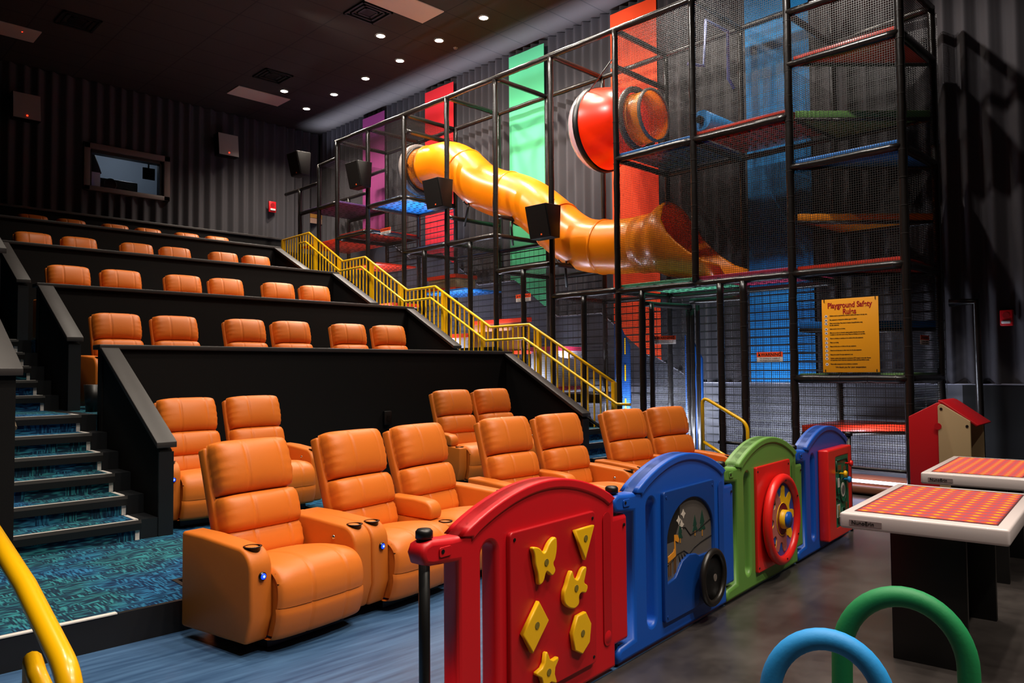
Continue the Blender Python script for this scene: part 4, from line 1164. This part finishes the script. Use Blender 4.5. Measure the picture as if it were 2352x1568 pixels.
# red panel with the yellow shapes
t = fence_panel(SP[0], 'red', 'red arched play fence panel with six yellow shapes, nearest the camera')
b = shaped('activity_board', [rrect(BX0, BX1, BZ0, BZ1)], .022, .006, 'redflat', t, (0, YF, 0)); screws(t, BX0, BX1, BZ0, BZ1)
def star(n, r1, r2, rot=0, c=(0, 0)):
    return [(c[0] + (r1 if i % 2 == 0 else r2) * math.sin(rot + PI * i / n), c[1] + (r1 if i % 2 == 0 else r2) * math.cos(rot + PI * i / n)) for i in range(2 * n)]
def sm(poly, k=2):
    for _ in range(k):
        q = []
        for i in range(len(poly)):
            a, c = poly[i], poly[(i + 1) % len(poly)]
            q += [(a[0] * .78 + c[0] * .22, a[1] * .78 + c[1] * .22), (a[0] * .22 + c[0] * .78, a[1] * .22 + c[1] * .78)]
        poly = q
    return poly
SH = {
 'triangle_shape': ((.885, .672), [(-.085, .05), (.085, .05), (.0, -.105)]),
 'butterfly_shape': ((.60, .625), sm([(-.105, .085), (-.05, .075), (-.01, .035), (.03, .085), (.085, .105), (.09, .05), (.075, .0), (.055, -.015), (.08, -.05), (.05, -.075), (.02, -.05), (-.0, -.04), (-.02, -.085), (-.055, -.095), (-.06, -.045), (-.08, -.0), (-.085, .045)], 1)),
 'fish_shape': ((.81, .475), sm([(-.10, .0), (-.075, .03), (-.06, .06), (-.03, .095), (-.015, .05), (.02, .03), (.06, .08), (.10, .085), (.085, .04), (.07, .01), (.11, -.01), (.09, -.045), (.05, -.03), (.025, -.04), (.03, -.08), (-.01, -.095), (-.06, -.08), (-.10, -.05)], 1)),
 'diamond_shape': ((.535, .39), [(-.1, -.015), (.02, .1), (.095, .0), (-.03, -.115)]),
 'octagon_shape': ((.855, .275), [(.085 * math.cos(R(51 * i + 15)), .1 * math.sin(R(51.4 * i + 15))) for i in range(7)]),
 'star_shape': ((.61, .185), star(5, .105, .045, R(-8))),
}
for nm, (c, poly) in SH.items():
    poly = [(a * .86, b * .9) for a, b in poly]
    o = shaped(nm, [poly if nm[:3] in ('tri', 'dia', 'oct') else sm(poly, 1)], .022, .005, 'yelp', t, (c[0], YF - .024, c[1])); 
    MB().disc((0, -.0135, 0), .014, 'y', 14, .003).build('bolt', plain('olive_bolt', '7a6a28', .4), o)
# near blue panel with window and steering wheel
t = fence_panel(SP[1], 'blue', 'blue arched play fence panel with a picture window and black steering wheel')
win = [(.43, .30), (.52, .315), (.56, .35), (.60, .385), (.68, .405), (.76, .395), (.80, .375), (.975, .37), (.982, .38), (.982, .50)]
win += [(.705 + .277 * math.cos(a), .50 + .205 * math.sin(a)) for a in [PI * i / 18 for i in range(1, 18)]] + [(.43, .50)]
b = shaped('activity_board', [rrect(BX0, BX1, BZ0, BZ1), win], .022, .005, 'blueflat', t, (0, YF, 0)); screws(t, BX0, BX1, BZ0, BZ1, mat='blueflat')
f = MB().box(.42, .99, -.0475, -.046, .28, .71); f.build('window_film', plain('dull_grey_picture_film', '5a5450', .35, vary=.25, vscale=5), t)
pb = plain('black_printed_line', '14100e', .6)
def pr_line(pts, r=.004):
    MB().tube([(x, -.047, z) for x, z in pts], r, 6).build('printed_line', pb, t)
pr_line([(.43, .38), (.50, .40), (.56, .425), (.64, .43), (.70, .40), (.76, .425), (.84, .44), (.98, .455)])
pr_line([(.60, .56), (.66, .55), (.72, .50), (.80, .51), (.88, .53), (.98, .55)])
MB().prism([(.43, .5), (.52, .66), (.6, .69), (.6, .60), (.53, .50)], -.0485, -.0465, 'y').build('printed_dark_shape', pb, t)
for x, z in ((.585, .60), (.64, .625), (.62, .57)):
    MB().prism(star(4, .026, .014, 0, (x, z)), -.0495, -.0475, 'y').build('printed_star', plain('pale_printed_star', 'c8bcb0', .6), t)
for x, z, s in ((.775, .545, .9), (.865, .545, 1.15), (.60, .53, .8)):
    MB().prism([(x - .035 * s, z - .035 * s), (x + .035 * s, z - .035 * s), (x + .012 * s, z), (x + .025 * s, z), (x, z + .06 * s), (x - .025 * s, z), (x - .012 * s, z)], -.0495, -.0475, 'y').build('printed_tree', plain('dark_green_print', '0c3a2c', .6), t)
    rbox(x - .005, x + .005, -.0495, -.0475, z - .065 * s, z - .035 * s).build('printed_trunk', plain('tan_print', 'b07828', .6), t)
MB().prism([(.46, .40), (.545, .42), (.545, .47), (.54, .50), (.575, .485), (.585, .50), (.57, .525), (.545, .53), (.53, .53), (.53, .46), (.52, .445), (.46, .43)], -.0505, -.0475, 'y').build('printed_giraffe', plain('orange_print', 'd88a20', .6), t)
for x in (.465, .485, .525, .54): rbox(x, x + .007, -.0505, -.0475, .33, .41).build('printed_leg', plain('brown_print_leg', '6a4418', .6), t)
for k in range(3): pr_line([(.58 + k * .03, .42), (.60 + k * .035, .37)], .005)
sw = MB().tube([(.855 + .135 * math.cos(a), -.115, .255 + .14 * math.sin(a)) for a in [2 * PI * i / 36 for i in range(36)]], .018, 12, closed=True)
sw = sw.build('steering_wheel', plain('black_worn_rubber', '1a1613', .35), t)
MB().lathe([(0, -.125), (.02, -.125), (.04, -.118), (.13, -.108), (.13, -.10), (0, -.10)], (.855, 0, .255), 'y', 36).build('wheel_disc', 'black', sw)
MB().disc((.855, -.1275, .255), .02, 'y', 16, .003).build('wheel_bolt', plain('grey_bolt', '6a605a', .4), sw)
MB().lathe([(.03, -.1), (.03, -.06)], (.855, 0, .255), 'y', 16).build('wheel_hub', 'black', sw)
# green panel with the gear wheel
t = fence_panel(SP[2], 'green', 'olive green arched play fence panel with a round red-rimmed gear wheel')
b = shaped('activity_board', [rrect(BX0 + .01, BX1 + .01, BZ0, BZ1, .012)], .022, .005, 'redbr', t, (0, YF, 0)); screws(t, BX0, BX1, BZ0, BZ1)
cx, cz = .725, .405
rg = MB().tube([(cx + .262 * math.cos(a), -.105, cz + .268 * math.sin(a)) for a in [2 * PI * i / 48 for i in range(48)]], [.03] * 48, 14, closed=True).build('wheel_rim', 'redbr', t)
for i in range(6):
    a = R(90 + 60 * i); MB().disc((cx + .25 * math.cos(a), -.137, cz + .256 * math.sin(a)), .006, 'y', 8, .004).build('screw', 'black', rg)
MB().disc((cx, -.10, cz), .258, 'y', 48, .02).build('wheel_face', plain('blue_wheel_face', '0e4a9c', .35), rg)
g = []
for i in range(180):
    a = 2 * PI * i / 180; rr = .185 + .036 * math.tanh(2.2 * math.sin(9 * a + 1.2)); g.append((rr * math.cos(a), rr * math.sin(a)))
MB().prism([(cx + p[0], cz + p[1]) for p in g], -.104, -.1, 'y').build('gear_print', 'yelp', rg)
g2 = [g[i] for i in range(52, 152)] + [(0.02, -.05), (0, .05)]
MB().prism([(cx + p[0], cz + p[1]) for p in g2], -.106, -.104, 'y').build('glitter_gear_print', plain('speckled_brown_pink_print', 'b0625a', .5, vary=.35, vscale=160), rg)
MB().disc((cx, -.108, cz), .105, 'y', 36, .003).build('hub_plate', plain('dark_red_hub_print', '6c1420', .4), rg)
MB().tube([(cx + .106 * math.cos(2 * PI * i / 36), -.108, cz + .106 * math.sin(2 * PI * i / 36)) for i in range(36)], .0025, 6, closed=True).build('hub_ring', 'yelp', rg)
MB().lathe([(.062, -.105), (.062, -.14), (0, -.14)], (cx, 0, cz), 'y', 30).build('yellow_hub', 'yelp', rg)
MB().lathe([(.052, -.14), (.052, -.155), (0, -.157)], (cx, 0, cz), 'y', 30).build('blue_hub_cap', plain('blue_hub_plastic', '1450b0', .3), rg)
MB().prism(star(4, .03, .018, 0, (cx - .17, cz + .11)), -.1035, -.102, 'y').build('white_print', 'sign_w', rg)
# far blue panel with the raised maze
t = fence_panel(SP[3], 'blue', 'blue arched play fence panel with a raised red frame and green maze board, farthest')
rb = shaped('maze_frame', [rrect(.42, 1.02, .085, .775, .015), rrect(.60, .93, .17, .705, .012)], .08, .012, 'redbr', t, (0, YF - .03, 0))
MB().box(.44, .62, -.062, -.052, .1, .76).build('frame_back', 'redbr', t)
mz = MB().box(.59, .94, -.119, -.085, .16, .715).build('maze_board', 'maze', t)
gd = plain('dark_green_groove', '08402c', .5)
def groove(pts, closed=False): MB().tube([(x, -.120, z) for x, z in pts], .0085, 6, closed=closed).build('maze_groove', gd, mz)
groove([(.62, .68), (.88, .68), (.91, .64), (.91, .52), (.86, .50)]); groove([(.62, .68), (.62, .60), (.70, .60), (.70, .54)]); groove([(.62, .55), (.62, .42), (.68, .42)])
groove([(.78 + .085 * math.cos(2 * PI * i / 24), .44 + .095 * math.sin(2 * PI * i / 24)) for i in range(24)], True)
groove([(.64, .30), (.64, .20), (.72, .19), (.74, .30), (.80, .30), (.80, .22), (.90, .20), (.90, .36)]); groove([(.60, .40), (.68, .36)])
MB().disc((.78, -.122, .44), .055, 'y', 24, .004).build('clock_face', 'sign_w', mz)
MB().disc((.78, -.124, .44), .035, 'y', 20, .003).build('clock_centre', plain('grey_print', '6a6a6a', .5), mz)
for x0, x1, z0, z1, c in ((.62, .69, .47, .54, 'sign_w'), (.62, .69, .24, .34, 'sign_w'), (.63, .68, .25, .33, 'yelp'), (.66, .74, .60, .64, 'brownp'), (.80, .86, .56, .62, 'brownp'), (.64, .70, .19, .24, 'brownp'), (.76, .80, .17, .21, 'brownp'), (.84, .88, .27, .33, 'brownp'), (.88, .92, .44, .50, 'brownp')):
    rbox(x0, x1, -.1225, -.119, z0, z1).build('printed_picture', c, mz)
def kn(x, z, c, l):
    MB().lathe([(.008, -.118), (.008, -.15), (.022, -.155), (.026, -.165), (.02, -.175), (0, -.177)], (x, 0, z), 'y', 20).build('slider_knob', c, mz, label=l)
kn(.86, .64, 'redbr', 'red slider knob'); kn(.70, .575, 'yelp', 'yellow slider knob'); kn(.80, .52, 'sky', 'light blue slider knob')

# ============================================================ light tables
def light_table(label, loc, rz, sx, sy, legs):
    t = thing('light_table', label, 'light table', loc, rz, 'glowing light tables')
    h = .7
    m = MB().box(-sx / 2, sx / 2, -sy / 2, sy / 2, h - .075, h); m.build('table_top', 'tabletop', t, .012, 3)
    ex, ey = sx / 2 - .07, sy / 2 - .05
    m = MB().quad([(-ex, -ey, h + .002), (ex, -ey, h + .002), (ex, ey, h + .002), (-ex, ey, h + .002)], [(0, 0), (1, 0), (1, 1), (0, 1)])
    m.build('led_panel', 'ledpanel', t)
    rbox(-sx / 2 - .003, -sx / 2, sy / 2 - .19, sy / 2 - .045, h - .055, h - .03).build('name_plate', plain('grey_name_plate', '8a7a7a', .4), t)
    text('NunoErin', .026, 'txt_k', t, (-sx / 2 - .004, sy / 2 - .055, h - .05), (R(90), 0, R(-90)))
    for lx, lw, ly in legs:
        rbox(lx - .02, lx + .02, -ly, ly, 0, h - .075).build('leg', 'black', t, .004)
        rbox(lx, lx + lw, -.02, .02, 0, h - .08).build('leg', 'black', t, .004) if lw else None
    return t
light_table('near frosted white light table glowing with rows of orange dots', (4.40, 1.29, 0), R(6.5), 1.18, .70, ((-.42, .0, .16), (.5, .0, .16), (-.42, .92, .0)))
light_table('far frosted white light table behind the first, glowing orange', (6.2, 1.53, 0), R(6.5), 1.2, .62, ((-.42, .0, .16), (.42, .0, .16), (-.42, .84, .0)))

# ============================================================ red and beige play house stand
t = thing('play_house_stand', 'red and beige peaked play house stand behind the far light table', 'play house', (8.05, 2.3, 0), R(4))
def gable(z0, hw, zs, zp): return [(-hw, z0), (hw, z0), (hw, zs), (.02, zp), (-.02, zp), (-hw, zs)]
m = MB().prism([(.0, .02), (.27, .02), (.27, .94), (.03, 1.075), (0, 1.075)], -.30, -.27, 'x'); m.build('red_side_panel', 'redflat', t, .006)
me_ = [(-.30, .02), (0, .02), (0, 1.05), (-.02, 1.07), (-.30, .90)]
m = MB().prism([(-.24, .02), (.02, .02), (.02, 1.045), (0, 1.065), (-.02, 1.06), (-.24, .915)], -.32, -.295, 'x'); m.build('beige_end_panel', 'beige', t, .006)
m = MB().prism([(-.30, .88), (-.02, 1.085), (.02, 1.10), (.02, 1.075), (-.02, 1.06), (-.28, .865)], -.29, .30, 'x'); m.build('roof', 'redflat', t, .006)
m = MB().prism([(-.24, .02), (.02, .02), (.02, 1.045), (-.02, 1.06), (-.24, .9)], .26, .285, 'x'); m.build('beige_end_panel', 'beige', t, .006)
rbox(-.29, .27, .0, .02, .02, 1.04).build('back_panel', 'redflat', t)
for x, y, z in ((-.324, -.01, 1.02), (-.324, -.215, .87)): MB().disc((x, y, z), .012, 'x', 12, .004).build('screw', 'black', t)
MB().disc((-.324, .02, .86), .03, 'x', 20, .006).build('finger_hole', 'redflat', t)
rbox(.30, .34, -.16, -.1, .02, .80).build('wood_upright', 'beech', t)

# ============================================================ foam hoops nearest the camera
def hoop(label, x, y, z, rz, w, r, mat):
    t = thing('foam_hoop', label, 'foam hoop', (x, y, 0), rz, 'foam covered hoops')
    pts = [(-w * 1.04, 0, .06), (-w * 1.02, 0, .3)] + [(-w, 0, z - w * 1.15)] + [(w * math.cos(a), 0, z - w * 1.15 + w * 1.15 * math.sin(a)) for a in [PI - PI * i / 22 for i in range(1, 23)]] + [(w * 1.02, 0, .3), (w * 1.04, 0, .06)]
    MB().tube(pts, r, 24).build('foam_tube', mat, t)
    rbox(-w * 1.3, w * 1.3, -.12, .12, 0, .06).build('base_board', 'black', t, .01)
hoop('green foam hoop standing behind the light blue one at the lower right corner', 2.514, .862, .70, R(-71), .172, .031, 'foamgreen')
hoop('light blue foam hoop nearest the camera at the bottom edge', 2.20, .964, .625, R(-66), .153, .0305, 'foamblue')

# ============================================================ signs hung on the nets
t = thing('safety_sign', 'yellow playground safety rules board hung on the corner net', 'sign', (PX - .008, 3.435, 1.35))
def signrot(): return (R(90), 0, R(-90))
W_, H_ = .62, .825
rbox(-.006, .004, -W_ / 2, W_ / 2, 0, H_).build('board', 'sign_y', t, .003)
def st(body, size, z, y=None, mat='txt_k', align='LEFT', sx=1, bold=0):
    text(body, size, mat, t, (-.0075, (y if y is not None else .22), z), signrot(), align=align, sx=sx, bold=bold)
st('Playground Safety', .085, .725, 0, 'txt_r', 'CENTER', .80, .0022); st('Rules', .085, .652, 0, 'txt_r', 'CENTER', .80, .0022)
RL = [('Children must be supervised by a parent or adult at all times in the play area.',), ('Play equipment is designed for children ages 4-12 ONLY.',), ('Please remove shoes. Place shoes in Sneaker Keeper® before using', 'the play equipment.'),
      ('Socks must be worn at all times.',), ('Slide one at a time in a forward, seated position, feet first. Do not slide', 'in tandem or with other users on lap. Please no climbing on or up slides.'), ('Please no climbing or standing on the outside of the play equipment.',),
      ('Please no running.',), ('Please no food, gum, or drinks on the play equipment.',), ('Please do not bring toys or other items into the play equipment.',), ('Please do not play if the play equipment is wet.',),
      ('Caution: outdoor play equipment may become HOT enough to burn skin. Parents', 'and supervisors should check the temperature before allowing children to play.'), ('Please notify management of any problems or concerns.',)]
zz = [.632, .587, .548, .485, .441, .378, .332, .288, .243, .196, .155, .090]
for ls, z in zip(RL, zz):
    for k, l in enumerate(ls): st(l, .0165, z - k * .021, .222, 'txt_k', sx=.80, bold=.0003)
    ic = MB().disc((-.0075, .262, z + .002), .017, 'x', 18, .0015).build('icon_disc', 'sign_w', t)
    MB().disc((-.0085, .262, z + .002), .008, 'x', 6, .0012).build('icon_mark', 'txt_n', ic)
st('We thank you for your cooperation', .024, .052, .0, 'txt_k', 'CENTER', .95, .0004)
for y in (-.28, .28):
    for z in (.005, H_ - .03): rbox(-.012, -.006, y - .004, y + .004, z, z + .03).build('zip_tie', 'black', t)
def warn(label, loc, rz, s=1.0):
    t = thing('warning_sign', label, 'sign', loc, rz, 'orange and white warning plates')
    rbox(-.165 * s, .165 * s, -.004, 0, 0, .118 * s).build('plate', 'sign_w', t, .002)
    rbox(-.165 * s, .165 * s, -.006, -.004, .06 * s, .118 * s).build('orange_band', 'sign_o', t)
    text('WARNING', .052 * s, 'txt_k', t, (.018 * s, -.0065, .07 * s), (R(90), 0, 0), align='CENTER', sx=1.02, bold=.001)
    m = MB().prism([(-.15 * s, .07 * s), (-.112 * s, .07 * s), (-.131 * s, .106 * s)], -.0072, -.006, 'y'); m.build('warning_triangle', 'txt_k', t)
    text('No climbing on outside of', .024 * s, 'txt_k', t, (0, -.0045, .034 * s), (R(90), 0, 0), align='CENTER')
    text('the playground equipment', .024 * s, 'txt_k', t, (0, -.0045, .010 * s), (R(90), 0, 0), align='CENTER')
    for x in (-.14 * s, .14 * s): rbox(x - .003, x + .003, -.009, -.005, .095 * s, .125 * s).build('zip_tie', 'black', t)
warn('orange and white warning plate on the net right of the entrance', (PX - .004, 4.39, 1.48), R(-90))
warn('orange and white warning plate on the angled net left of the entrance', (8.93, 6.07, 1.75), R(-62), .95)
warn('orange and white warning plate hung on the lower net below the slide', (PX - .004, 8.52, 2.49), R(-90))
warn('orange and white warning plate far up by the red decks', (PX - .004, 12.25, 4.06), R(-90))
warn('small orange and white warning plate on the end net facing the tables', (9.17, 2.836, 1.65), 0, .86)
